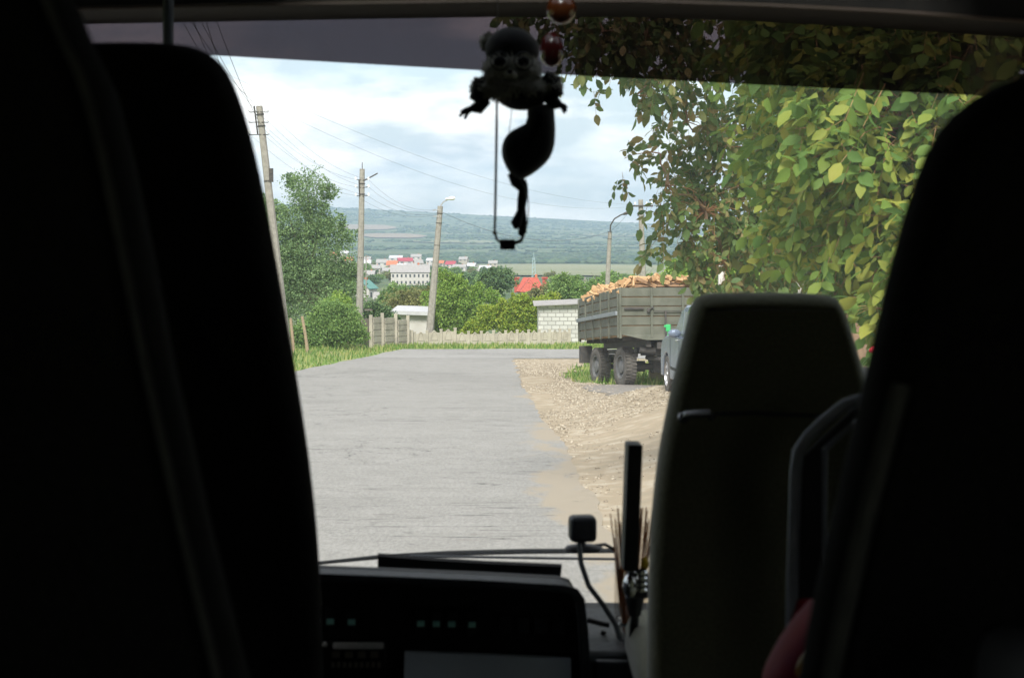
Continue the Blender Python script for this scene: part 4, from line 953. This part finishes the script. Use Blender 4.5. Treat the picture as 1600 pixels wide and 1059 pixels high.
# front header: lower edge follows the pixels of the dark roof line
hdr = [(-20, 16), (80, 13), (300, 9), (520, 5), (780, 1), (1000, 1), (1200, 8), (1400, 18), (1600, 32), (1700, 38)]
lo_ = [at(x, y, 3.72) for x, y in hdr]
b.prism([*lo_, Vector((lo_[-1].x, 3.72, 3.05)), Vector((lo_[0].x, 3.72, 3.05))], (0, .3, 0)); b.build('front_header', liner, bus, smooth=False)
b = MB(); b.tube([p + Vector((0, -.01, -.003)) for p in lo_], .006, 6); b.build('header_trim', mat('brown_trim', (.05, .035, .028), (.04, .03, .02), 9, .5), bus)
HX0, HX1, HY0, HY1 = -.55, 1.0, 2.75, 3.45  # roof opening added to let daylight down behind the windshield
b = MB()
for (x0, x1, y0, y1) in ((WL - .05, WR + .05, YB, HY0), (WL - .05, WR + .05, HY1, YF), (WL - .05, HX0, HY0, HY1), (HX1, WR + .05, HY0, HY1)): b.box(((x0 + x1) / 2, (y0 + y1) / 2, 3.08), (x1 - x0, y1 - y0, .06))
b.build('roof_lining', liner, bus, smooth=False)
added_hatchg = glass_mat('added_hatch_glass', (.8, .84, .86), .04)
b = MB(); b.box(((HX0 + HX1) / 2, (HY0 + HY1) / 2, 3.09), (HX1 - HX0, HY1 - HY0, .01)); b.build('added_light_hatch', added_hatchg, bus, smooth=False)  # added hatch: top light for the headrest rim, dash and grab frame
sideg = glass_mat('side_glass', (.8, .82, .81), .03)
for X in (WL, WR):
    b = MB()
    for (y0, y1, z0, z1) in ((YB, YF, .8, 1.75), (YB, YF, 2.6, 3.1), (YB, -3.9, 1.75, 2.6), (-2.2, -2.0, 1.75, 2.6), (-.35, 2.7, 1.75, 2.6), (3.85, YF, 1.75, 2.6)): b.box((X, (y0 + y1) / 2, (z0 + z1) / 2), (.06, y1 - y0, z1 - z0))
    b.build('side_wall', liner, bus, smooth=False)
    for (y0, y1) in ((-3.9, -2.2), (-2.0, -.35), (2.7, 3.85)):
        b = MB(); b.box((X, (y0 + y1) / 2, 2.175), (.006, y1 - y0, .85)); b.build('side_window', sideg, bus, smooth=False)
b = MB()
for (x0, x1, z0, z1) in ((WL, WR, .8, 2.05), (WL, WR, 2.62, 3.1), (WL, -.95, 2.05, 2.62), (-.12, .18, 2.05, 2.62), (1.05, WR, 2.05, 2.62)): b.box(((x0 + x1) / 2, YB, (z0 + z1) / 2), (x1 - x0, .06, z1 - z0))
b.build('rear_wall', liner, bus, smooth=False)
b = MB(); b.box((.05, YF + .17, .91), (WR - WL, .08, .36)); b.build('front_panel', trimk, bus, smooth=False)
for X, s in ((WL + .03, 1), (WR - .02, -1)):
    b = MB(); b.tube([(X, 4.25, .9), (X, 4.2, 1.4), (X, 3.95, 3.0)], [.07, .06, .06], 10); b.build('front_pillar', trimk, bus)
wglass = glass_mat('windshield_glass', (.97, .98, .975), .03, .035); tintg = glass_mat('tinted_film', (.075, .060, .067), .01)
def ws(X, z): return Vector((X, 4.28 - .28 * (z - 1.2) / 1.6, z))
ws_top = 2.95
b = MB(); nX = 10
b.v = [ws(WL + (WR - WL) * i / nX, z) + Vector((0, .05 * math.sin(math.pi * i / nX), 0)) for z in (.95, ws_top) for i in range(nX + 1)]
b.f = [(i, i + 1, i + nX + 2, i + nX + 1) for i in range(nX)]; b.mi = [0] * nX
wsh = b.build('windshield', wglass, bus)
b = MB()
for i in range(nX + 1):
    X = WL + (WR - WL) * i / nX; q = ws(X, 2.6); x_ = 800 + X * F / 3.97
    yb = float(np.interp(x_, [0, 320, 1540, 1700], [68, 83, 147, 155])); p = at(x_, yb, 4.0); bow = .05 * math.sin(math.pi * i / nX)
    b.v += [tuple(ws(X, p.z) + Vector((0, bow - .006, 0))), tuple(ws(X, ws_top) + Vector((0, bow - .006, 0)))]
b.f = [(2 * i, 2 * i + 1, 2 * i + 3, 2 * i + 2) for i in range(nX)]; b.mi = [0] * nX
b.build('sun_strip', tintg, wsh)
b = MB(); b.box((-.53, YB - .02, 2.335), (.83, .006, .57)); b.box((.61, YB - .02, 2.335), (.87, .006, .57)); b.build('rear_window', glass_mat('rear_glass', (.5, .5, .5), .03), bus, smooth=False)

def seat(name, pts, Y, thick, r_, m, label, extra=None):
    xs = [p[0] for p in pts]; root = empty(name, (at(sum(xs) / len(xs), 1059, Y).x, Y, .9), label, 'seat')
    b = MB(); b.pillow(pts, Y, thick, r_, 8); b.build('backrest', m, root)
    X0, X1 = at(min(xs), 900, Y).x, at(max(xs), 900, Y).x
    b = MB(); b.box(((X0 + X1) / 2, Y + thick + .25, 1.32), (X1 - X0, .5, .12)); b.build('seat_cushion', m, root, bevel=.04)
    b = MB()
    for xx in (X0 + .06, X1 - .06):
        for dy in (.08, .42): b.tube([(xx, Y + thick + dy, .88), (xx, Y + thick + dy, 1.26)], .02, 8)
    b.build('seat_frame', greyp, root)
    return root
def smooth_outline(pts, k=2):
    for _ in range(k):
        out = []
        for i in range(len(pts)):
            a, c = pts[i], pts[(i + 1) % len(pts)]; out += [(.75 * a[0] + .25 * c[0], .75 * a[1] + .25 * c[1]), (.25 * a[0] + .75 * c[0], .25 * a[1] + .75 * c[1])]
        pts = out
    return pts
# second left seat
s2 = smooth_outline([(-60, 90), (40, 60), (250, 56), (318, 74), (352, 125), (386, 240), (420, 420), (452, 600), (476, 760), (489, 900), (495, 1100), (495, 1260), (-60, 1260)])
seat('bus_chair', s2, 2.05, .14, .045, fabk, 'black bus seat on the left with a rounded top below the tinted strip')
# nearest left seat with faint piping
e1 = [(40, -60), (72, -10), (98, 55), (135, 130), (165, 250), (195, 390), (228, 560), (260, 700), (300, 880), (345, 1059), (380, 1250)]
s1 = [(-400, -80)] + e1 + [(-400, 1250)]
r1 = seat('bus_chair', s1, 1.1, .13, .02, fabk, 'nearest black bus seat at the left edge with grey piping')
b = MB(); b.tube([at(x - 4, y, 1.095) for x, y in smooth_outline(e1, 1)[:-2]], .0035, 6); b.build('piping', mat('grey_piping', (.07, .07, .06), (.05, .05, .045), 50, .8), r1)
# nearest right seat
s4 = smooth_outline([(1760, 80), (1620, 112), (1550, 150), (1500, 210), (1468, 290), (1436, 400), (1404, 540), (1372, 680), (1335, 830), (1306, 960), (1282, 1080), (1262, 1250), (1900, 1250), (1900, 100)], 1)
r4 = seat('bus_chair', s4, 1.15, .13, .03, fabk, 'nearest black bus seat at the right edge')
b = MB(); b.tube([at(x + 10, y, 1.15) for x, y in ((1398, 600), (1372, 700), (1338, 830), (1309, 960), (1284, 1080))], .008, 6); b.build('piping', MATS['grey_piping'] if 'grey_piping' in MATS else fabr, r4)
# front right seat, olive
s3 = smooth_outline([(1073, 530), (1086, 476), (1101, 460), (1200, 459), (1305, 461), (1324, 476), (1342, 530), (1362, 600), (1385, 700), (1395, 850), (1398, 1250), (1016, 1250), (1015, 1000), (1019, 850), (1030, 730), (1051, 620)])
r3 = seat('bus_chair', s3, 2.6, .10, .024, fabr, 'dark olive front passenger seat with light catching its top edge')
b = MB(); b.tube([at(1068, 655, 2.59), at(1072, 648, 2.575), at(1108, 645, 2.575), at(1112, 652, 2.585)], .007, 8); b.ell(at(1068, 652, 2.585), (.010, .008, .010), 10, 8); b.build('handle', mat('worn_handle', (.4, .4, .42), (.3, .3, .32), 20, .25, .7), r3)
b = MB(); b.tube([at(1112, 647, 2.592), at(1180, 645, 2.592), at(1280, 650, 2.592)], .004, 6); b.build('seam', greyp, r3)
# tubular grab frame at the right of that seat
ggrey = mat('grab_bar_grey', (.26, .27, .30), (.2, .21, .23), 20, .4)
gf = empty('grab_bar', (at(1260, 1059, 2.35).x, 2.35, .9), 'bent grey grab frame beside the olive front seat', 'grab rail')
b = MB(); b.tube([at(1236, 1200, 2.35), at(1238, 900, 2.35), at(1243, 740, 2.35), at(1247, 705, 2.35), at(1262, 682, 2.35), at(1290, 655, 2.35), at(1320, 632, 2.35), at(1345, 624, 2.35), at(1400, 622, 2.35)], .010, 10); b.build('outer_tube', ggrey, gf)
b = MB(); b.tube([at(1286, 1100, 2.38), at(1286, 850, 2.38), at(1288, 700, 2.38)], .006, 8); b.tube([at(1286, 838, 2.38), at(1345, 838, 2.38)], .006, 8); b.tube([at(1290, 700, 2.38), at(1330, 662, 2.38), at(1375, 650, 2.38)], .006, 8); b.build('inner_tube', ggrey, gf)
b = MB(); b.prism([at(1248, 720, 2.36), at(1248, 1150, 2.36), at(1284, 1150, 2.36), at(1284, 700, 2.36), at(1340, 650, 2.36), at(1340, 634, 2.36)], (0, .012, 0)); b.build('panel', trimk, gf, smooth=False)
# red cloth bag and pale cloth, bottom right
redc = mat('red_satin', (.22, .003, .008), (.16, .006, .03), 14, .8); goldc = mat('gold_cloth', (.35, .2, .04), (.3, .15, .03), 14, .4)
b = MB(); b.pillow(smooth_outline([(1225, 1040), (1250, 1000), (1278, 968), (1292, 955), (1300, 975), (1290, 1040), (1280, 1140), (1200, 1140), (1205, 1080)]), 1.9, .12, .02)
rb = b.build('red_bag', redc); tag(rb, 'red and magenta cloth bag between the right hand seats', 'bag')
b = MB(); b.pillow(smooth_outline([(1240, 1050), (1262, 1010), (1268, 1015), (1250, 1060)]), 1.895, .01, .002); b.build('gold_strip', goldc, rb)
pale = mat('pale_cloth', (.10, .10, .11), (.08, .08, .09), 9, .9)
b = MB(); b.pillow(smooth_outline([(1560, 1070), (1575, 1025), (1610, 1005), (1680, 1010), (1680, 1150), (1560, 1150)]), 1.0, .08, .02); tag(b.build('pale_cloth', pale), 'pale grey cloth at the bottom right corner of the bus', 'cloth')
# grab pole behind the left seat
b = MB(); b.tube([at(263, -30, 3.1), at(262, 300, 3.1), Vector((at(262, 300, 3.1).x, 3.1, .88))], .011, 12); tag(b.build('grab_pole', greyp), 'thin dark vertical pole above the left seat before the tinted strip', 'grab rail')

# ------------------------------------------------------------------ dashboard
db = empty('dashboard', (at(700, 1059, 3.2).x, 3.2, .9), 'black driver dashboard with small teal switches and a blue grey display', 'dashboard')
b = MB()      # binnacle hood: shell with real depth
sec = [(3.02, 0, 0), (3.05, 0, -1), (3.45, 10, 14), (3.5, 12, 30)]
out = [(440, 892), (492, 895), (600, 899), (760, 906), (880, 913), (903, 919), (914, 935), (920, 990), (924, 1059), (928, 1150)]
inn = [(440, 905), (492, 908), (600, 912), (760, 919), (876, 925), (893, 930), (901, 943), (906, 990), (909, 1059), (912, 1150)]
A = [at(x, y, 3.02) for x, y in out]; Bk = [at(x - (0 if x < 900 else 12), y + 8, 3.44) for x, y in out]; I = [at(x, y, 3.02) for x, y in inn]; I2 = [p + Vector((0, .12, 0)) for p in I]
n_ = len(A); fs = []
for i in range(n_ - 1): fs += [(i, i + 1, n_ + i + 1, n_ + i), (i + 1, i, 2 * n_ + i, 2 * n_ + i + 1), (2 * n_ + i + 1, 2 * n_ + i, 3 * n_ + i, 3 * n_ + i + 1)]
b.add(A + Bk + I + I2, fs); b.build('instrument_hood', dashm, db, bevel=.003)
b = MB(); c0 = at(440, 900, 3.12); b.prism([p + Vector((0, .005, 0)) for p in I2] + [at(440, 1150, 3.145)], (0, .02, 0)); pnl = b.build('instrument_panel', trimk, db, smooth=False)
tealm = mat('switch_teal', (.40, .85, .75), (.3, .7, .62), 30, .5)
for x in (497, 517, 550, 658, 682, 706, 738):
    y = 966 + (x - 497) * .022; b = MB(); p = at(x, y, 3.10); b.box(p + Vector((0, .012, -.002)), (.022, .04, .05)); s_ = b.build('switch', trimk, db, bevel=.002)
    b = MB(); b.box(p + Vector((0, -.009, -.003)), (.016, .006, .012)); b.build('switch_cap', tealm, s_, bevel=.001)
b = MB(); b.box(at(557, 1030, 3.11), (.12, .04, .07)); vt = b.build('radio', trimk, db, bevel=.002)
b = MB(); b.box(at(560, 1008, 3.085), (.105, .012, .013)); b.box(at(508, 1006, 3.085), (.010, .012, .010)); b.build('radio_bar', mat('pale_plastic', (.7, .69, .67), (.6, .59, .57), 20, .5), vt, bevel=.003)
b = MB()
for k in range(4): b.box(at(525 + k * 20, 1022, 3.086), (.016, .01, .012))
for k in range(9): b.box(at(520 + k * 9, 1038, 3.086), (.006, .01, .010))
b.build('radio_buttons', mat('button_olive', (.14, .13, .10), (.17, .15, .11), 20, .6), vt, bevel=.001)
b = MB(); b.prism([at(632, 1018, 3.09), at(892, 1028, 3.09), at(894, 1130, 3.03), at(630, 1130, 3.03)], (0, .015, 0)); b.build('display', mat('display_blue_grey', (.55, .62, .72), (.6, .67, .76), 6, .35), db, smooth=False)
for k in range(4):
    b = MB(); b.box(at(790 + k * 28, 975 + k * .6, 3.12), (.026, .012, .034)); b.build('blank_switch', dashm, db, bevel=.002)
# main dash shelf to the right, under the glass
b = MB(); p0 = at(925, 1012, 3.15); b.prism([Vector((WL + .04, 3.15, p0.z)), Vector((WR - .04, 3.15, p0.z - .02)), Vector((WR - .04, 3.15, .9)), Vector((WL + .04, 3.15, .9))], (0, .4, 0)); b.build('dash_shelf', dashm, db, bevel=.02)
b = MB(); b.prism([at(930, 1028, 3.145), at(1010, 1030, 3.145), at(1010, 1120, 3.145), at(930, 1120, 3.145)], (0, -.02, 0)); b.build('side_panel', greyp, db, bevel=.004)
b = MB(); b.tube([at(918, 968, 3.3), at(940, 974, 3.3), at(952, 976, 3.3)], .006, 8); b.tube([at(936, 1010, 3.3), at(944, 985, 3.3)], .006, 8); b.build('stalk', trimk, db)
b = MB(); b.box(at(1370, 620, 3.6) + Vector((.1, 0, -.05)), (.34, .3, .22)); b.build('side_console', dashm, db, bevel=.02)
# black card lying on the hood
b = MB(); b.prism([at(590, 868, 3.30), at(660, 874, 3.30), at(760, 880, 3.30), at(878, 885, 3.30), at(874, 918, 3.30), at(590, 903, 3.30)], (0, .012, .004)); tag(b.build('black_folder', trimk, smooth=False), 'thin black folder standing on the instrument hood', 'folder')
# paper on the dash
papm = mat('white_paper', (.75, .78, .8), (.7, .74, .78), 3, .8)
# wiper outside
wp = empty('windshield_wiper', at(700, 868, 4.42), 'long black wiper lying along the bottom of the windshield outside', 'wiper')
b = MB(); L = [at(x, y, 4.42) for x, y in ((430, 884), (490, 880), (600, 869), (700, 864), (820, 861), (960, 860))]; b.tube(L, [.004, .005, .007, .008, .008, .007], 8); b.build('wiper_arm', trimk, wp)
b = MB(); L = [at(x, y, 4.40) for x, y in ((640, 868), (760, 870), (880, 872), (965, 873))]; b.tube(L, .004, 6); b.build('blade', greyp, wp)
# camera puck with cable
gp = empty('dash_camera', at(910, 850, 3.4), 'small black box camera on a bracket above the dashboard', 'camera')
b = MB(); b.box(at(910, 825, 3.4), (.060, .05, .058), Matrix.Rotation(R(8), 3, 'Z')); b.build('housing', dashm, gp, bevel=.010)
b = MB(); b.tube([at(908, 845, 3.4), at(909, 856, 3.42)], .010, 8); b.ell(at(912, 856, 3.42), (.045, .03, .010), 16, 6); b.tube([at(930, 852, 3.42), at(945, 850, 3.44), at(960, 858, 3.46)], .004, 6); b.build('bracket', greyp, gp)
b = MB(); cp = [(905, 850), (908, 880), (920, 915), (943, 945), (962, 975), (974, 1010), (982, 1045), (986, 1110)]
b.tube([at(x, y, 3.36 - .02 * i) for i, (x, y) in enumerate(cp)], .0062, 8); b.build('cable', mat('grey_cable', (.10, .11, .12), (.08, .09, .1), 9, .4), gp)
# upright blade (phone seen edge on) in a chrome mount
ph = empty('phone_mount', at(990, 960, 3.05), 'tall flat black device seen edge on in a chrome clamp', 'phone holder')
b = MB(); p_ = (at(975, 690, 3.05) + at(998, 888, 3.05)) / 2; b.box(p_, (.0295, .09, .255), Matrix.Rotation(R(2), 3, 'Y') @ Matrix.Rotation(R(-3), 3, 'X')); b.build('device', trimk, ph, bevel=.003)
b = MB(); b.ell(at(985, 915, 3.05), (.016, .02, .026), 12, 8)
for k in range(4): b.lathe(at(1002, 908, 3.05), [(.012, .012 * k - .02), (.014, .012 * k - .016), (.012, .012 * k - .012)], seg=14)
b.build('clamp', chrome, ph)
b = MB(); b.box(at(996, 912, 3.06), (.042, .03, .055)); b.tube([at(992, 930, 3.06), at(992, 962, 3.06)], [.022, .012], 10); b.tube([at(992, 960, 3.06), at(985, 1060, 3.1)], .010, 8); b.build('socket', dashm, ph, bevel=.004)
# glass vase with orange reeds
vs_ = empty('reed_vase', at(985, 1018, 3.3), 'clear vase holding a bunch of thin orange brown reeds', 'vase')
b = MB(); cpt = at(985, 1018, 3.3); hh = (at(985, 818, 3.3) - cpt).z; b.lathe(cpt, [(.0, .002), (.030, .004), (.036, .05), (.037, hh)], seg=24); b.build('glass', glass_mat('vase_glass', (.86, .84, .82), .10), vs_)
reed = mat('orange_reed', (.36, .12, .03), (.26, .08, .02), 30, .7)
b = MB(); rd = random.Random(4)
for k in range(34):
    a = rd.uniform(0, 6.28); q = rd.random() ** .5; bx = cpt + Vector((.008 * math.cos(a) * q, .008 * math.sin(a) * q, .01)); sp_ = rd.uniform(.4, 1.0)
    tp = cpt + Vector((.048 * math.cos(a) * sp_, .035 * math.sin(a) * sp_, hh * rd.uniform(.72, 1.13))); mid = bx.lerp(tp, .4) + Vector((.012 * math.cos(a + 1), 0, 0)) * rd.random()
    b.tube([bx, mid, tp], [.0022, .0019, .0013], 5)
b.build('reeds', reed, vs_)
b = MB(); b.ell(at(1008, 880, 3.28), (.008, .006, .016), 10, 6); b.build('yellow_tip', mat('yellow_plastic', (.5, .35, .02), (.45, .3, .02), 9, .5), vs_)
for (x0, x1, y, lab) in ((957, 1010, 970, 'pale chrome ring'),):
    b = MB(); c_ = cpt + Vector((0, 0, (at(985, y, 3.3) - cpt).z)); b.lathe(c_, [(.037, -.004), (.040, 0), (.037, .004)], seg=24); b.build('vase_band', chrome, vs_)
b = MB(); b.box(at(945, 1003, 3.32), (.05, .06, .035)); tag(b.build('small_tray', greyp, bevel=.008), 'small grey tray beside the reed vase', 'tray')

# ------------------------------------------------------------------ hanging soft toy, pendant and ornaments
plushk = mat('black_plush', (.006, .006, .008), (.012, .011, .012), 60, .95, spec=.05, sheen=.2)
plushg = mat('grey_fluff', (.30, .29, .25), (.20, .19, .16), 60, .95, sheen=.4)
TY = 3.05
toy = empty('plush_toy', at(805, 200, TY), 'dark long legged plush toy with grey fluffy ruff hanging before the windshield', 'soft toy')
b = MB(); b.pillow(smooth_outline([(824, 160), (866, 160), (868, 185), (869, 205), (867, 230), (858, 250), (838, 268), (815, 281), (800, 276), (788, 256), (783, 238), (785, 220), (795, 205), (812, 196), (824, 190)], 1), TY - .035, .08, .026, 6)
b.ell(at(816, 146, TY), (.054, .04, .034), 20, 12); b.build('body', plushk, toy)
b = MB(); b.ell(at(800, 78, TY), (.054, .05, .043), 20, 14, lump=.06); b.ell(at(800, 100, TY + .01), (.055, .045, .028), 16, 10); hd = b.build('head', plushk, toy)
def fluff(b, c, r_, n_, ln, seed, wd=.003):
    rd = random.Random(seed)
    for _ in range(n_):
        d = Vector((rd.gauss(0, 1), rd.gauss(0, 1), rd.gauss(0, 1))).normalized(); p = c + Vector((d.x * r_[0], d.y * r_[1], d.z * r_[2])); e = p + (d + Vector((rd.gauss(0, .35), rd.gauss(0, .35), rd.gauss(-.25, .3)))).normalized() * ln * rd.uniform(.5, 1.1)
        s_ = d.orthogonal().normalized() * wd; b.add([p - s_, p + s_, e], [(0, 1, 2)])
b = MB()
for x, y_ in ((762, 66), ): b.ell(at(x, y_, TY + .015), (.014, .012, .016), 12, 8, lump=.15, seed=x); fluff(b, at(x, y_, TY + .015), (.014, .012, .016), 260, .007, x)
b.build('ear', plushg, hd)
b = MB(); fc = at(800, 108, TY - .035); b.ell(fc, (.052, .018, .026), 16, 10, lump=.1); fluff(b, fc, (.053, .02, .028), 900, .012, 2); b.ell(at(798, 118, TY - .055), (.014, .012, .010), 12, 8); b.build('face', plushg, hd)
b = MB()
for x in (781, 818): b.lathe(at(x, 96, TY - .058), [(.017, 0), (.019, -.003), (.017, -.006)], 'Y', 20); b.ell(at(x, 96, TY - .05), (.012, .006, .010), 12, 8)
b.build('eye', plushk, hd)
b = MB(); b.ell(at(797, 112, TY - .068), (.006, .005, .004), 10, 6); b.build('nose', plushk, hd)
b = MB(); rc = at(803, 135, TY - .005); b.ell(rc, (.060, .045, .020), 20, 8, lump=.15); fluff(b, rc, (.061, .046, .022), 1800, .018, 5); b.build('ruff', plushg, toy)
for side, pts in ((-1, [(768, 128), (752, 136), (748, 152), (756, 162), (748, 168), (736, 170)]), (1, [(848, 122), (862, 130), (866, 146), (858, 156), (868, 162), (876, 164)])):
    b = MB(); b.tube([at(x, y, TY - .01) for x, y in pts], [.017, .021, .019, .013, .014, .007], 12)
    for (dx, dy) in (((-18, 12), (-16, 5), (-10, 16)) if side < 0 else ((10, 4), (9, 10), (6, 13))):
        x, y = pts[-1]; b.tube([at(x, y, TY - .01), at(x + dx * .6, y + dy * .45, TY - .012), at(x + dx, y + dy, TY - .008)], [.006, .0042, .0026], 7)
    b.build('arm', plushk, toy)
    cb = MB(); x, y = pts[1]; cc_ = at(x, y + 4, TY - .01); cb.ell(cc_, (.020, .02, .022), 14, 8, lump=.1); fluff(cb, cc_, (.02, .02, .022), 300, .008, 9 + side); cb.build('sleeve', plushg, toy)
b = MB(); b.tube([at(x, y, TY) for x, y in ((800, 270), (806, 285), (816, 296), (816, 312), (813, 330), (806, 350), (806, 358))], [.010, .011, .008, .010, .007, .011, .003], 10)
b.tube([at(x, y, TY + .015) for x, y in ((806, 270), (818, 290), (820, 300), (817, 325), (818, 345), (816, 362), (812, 368))], [.008, .009, .007, .006, .007, .009, .004], 10); b.build('leg', plushk, toy)
pd = empty('hanging_pendant', at(792, 382, TY), 'thin cord loop with a small dark block hanging behind the plush toy', 'pendant')
b = MB(); b.tube([at(778, -30, TY + .05), at(777, 60, TY + .05), at(776, 200, TY + .04), at(774, 320, TY + .04), at(773, 362, TY + .04), at(776, 374, TY + .04), at(784, 380, TY + .04)], [.0012] * 2 + [.0026] * 5, 6)
b.ell(at(773, 364, TY + .04), (.005, .005, .004), 8, 6); b.tube([at(804, 380, TY + .04), at(814, 376, TY + .04), at(820, 364, TY + .04), at(825, 345, TY + .04), at(826, 320, TY + .04), at(822, 280, TY + .04)], [.004, .004, .002, .0012, .001, .001], 6)
b.tube([at(801, 160, TY + .03), at(795, 212, TY + .03)], .0008, 5); b.build('cord', metal_d, pd)
b = MB(); b.box(at(793, 382, TY + .04), (.031, .02, .021)); b.build('block', trimk, pd, bevel=.002)
amber = mat('amber_glass', (.08, .022, .006), (.06, .014, .004), 6, .22, spec=.5); redg = mat('dark_red_glass', (.05, .006, .006), (.04, .004, .004), 6, .22, spec=.5)
for (x, y, rx, rz, m_, lab) in ((877, 14, .032, .032, amber, 'dark amber glossy ornament hanging from the roof edge'), (862, 78, .026, .036, redg, 'dark red glossy ornament hanging beside the plush toy')):
    p = at(x, y, 3.2); o_ = empty('hanging_ornament', p, lab, 'ornament')
    b = MB(); b.lathe(p, [(0, rz), (rx * .35, rz * .95), (rx * .75, rz * .65), (rx, rz * .05), (rx * .9, -rz * .5), (rx * .55, -rz * .88), (0, -rz)], seg=28); b.build('drop', m_, o_)
    b = MB(); b.tube([p + Vector((0, 0, rz)), p + Vector((0, 0, rz + .3))], .001, 5); b.build('cord', metal_d, o_)

# ------------------------------------------------------------------ haze
hz = bpy.data.materials.new('haze_air'); hz.use_nodes = True; n = hz.node_tree.nodes; n.remove(n['Principled BSDF']); pv = n.new('ShaderNodeVolumePrincipled')
pv.inputs['Color'].default_value = (.60, .77, 1.0, 1); pv.inputs['Density'].default_value = 1.05e-4; pv.inputs['Anisotropy'].default_value = .2
hz.node_tree.links.new(pv.outputs[0], n['Material Output'].inputs['Volume'])
zs = [v.co.z for o_ in (o, o2) if hasattr(o_.data, 'vertices') for v in o_.data.vertices]
b = MB(); zlo = min(v.co.z for v in o2.data.vertices) - 1.2
zhi = max(v.co.z for v in o2.data.vertices) + 30
b.box((0, 5130, (zlo + zhi) / 2), (13200, 10800, zhi - zlo)); hb = b.build('haze', hz, smooth=False); tag(hb, kind='stuff')
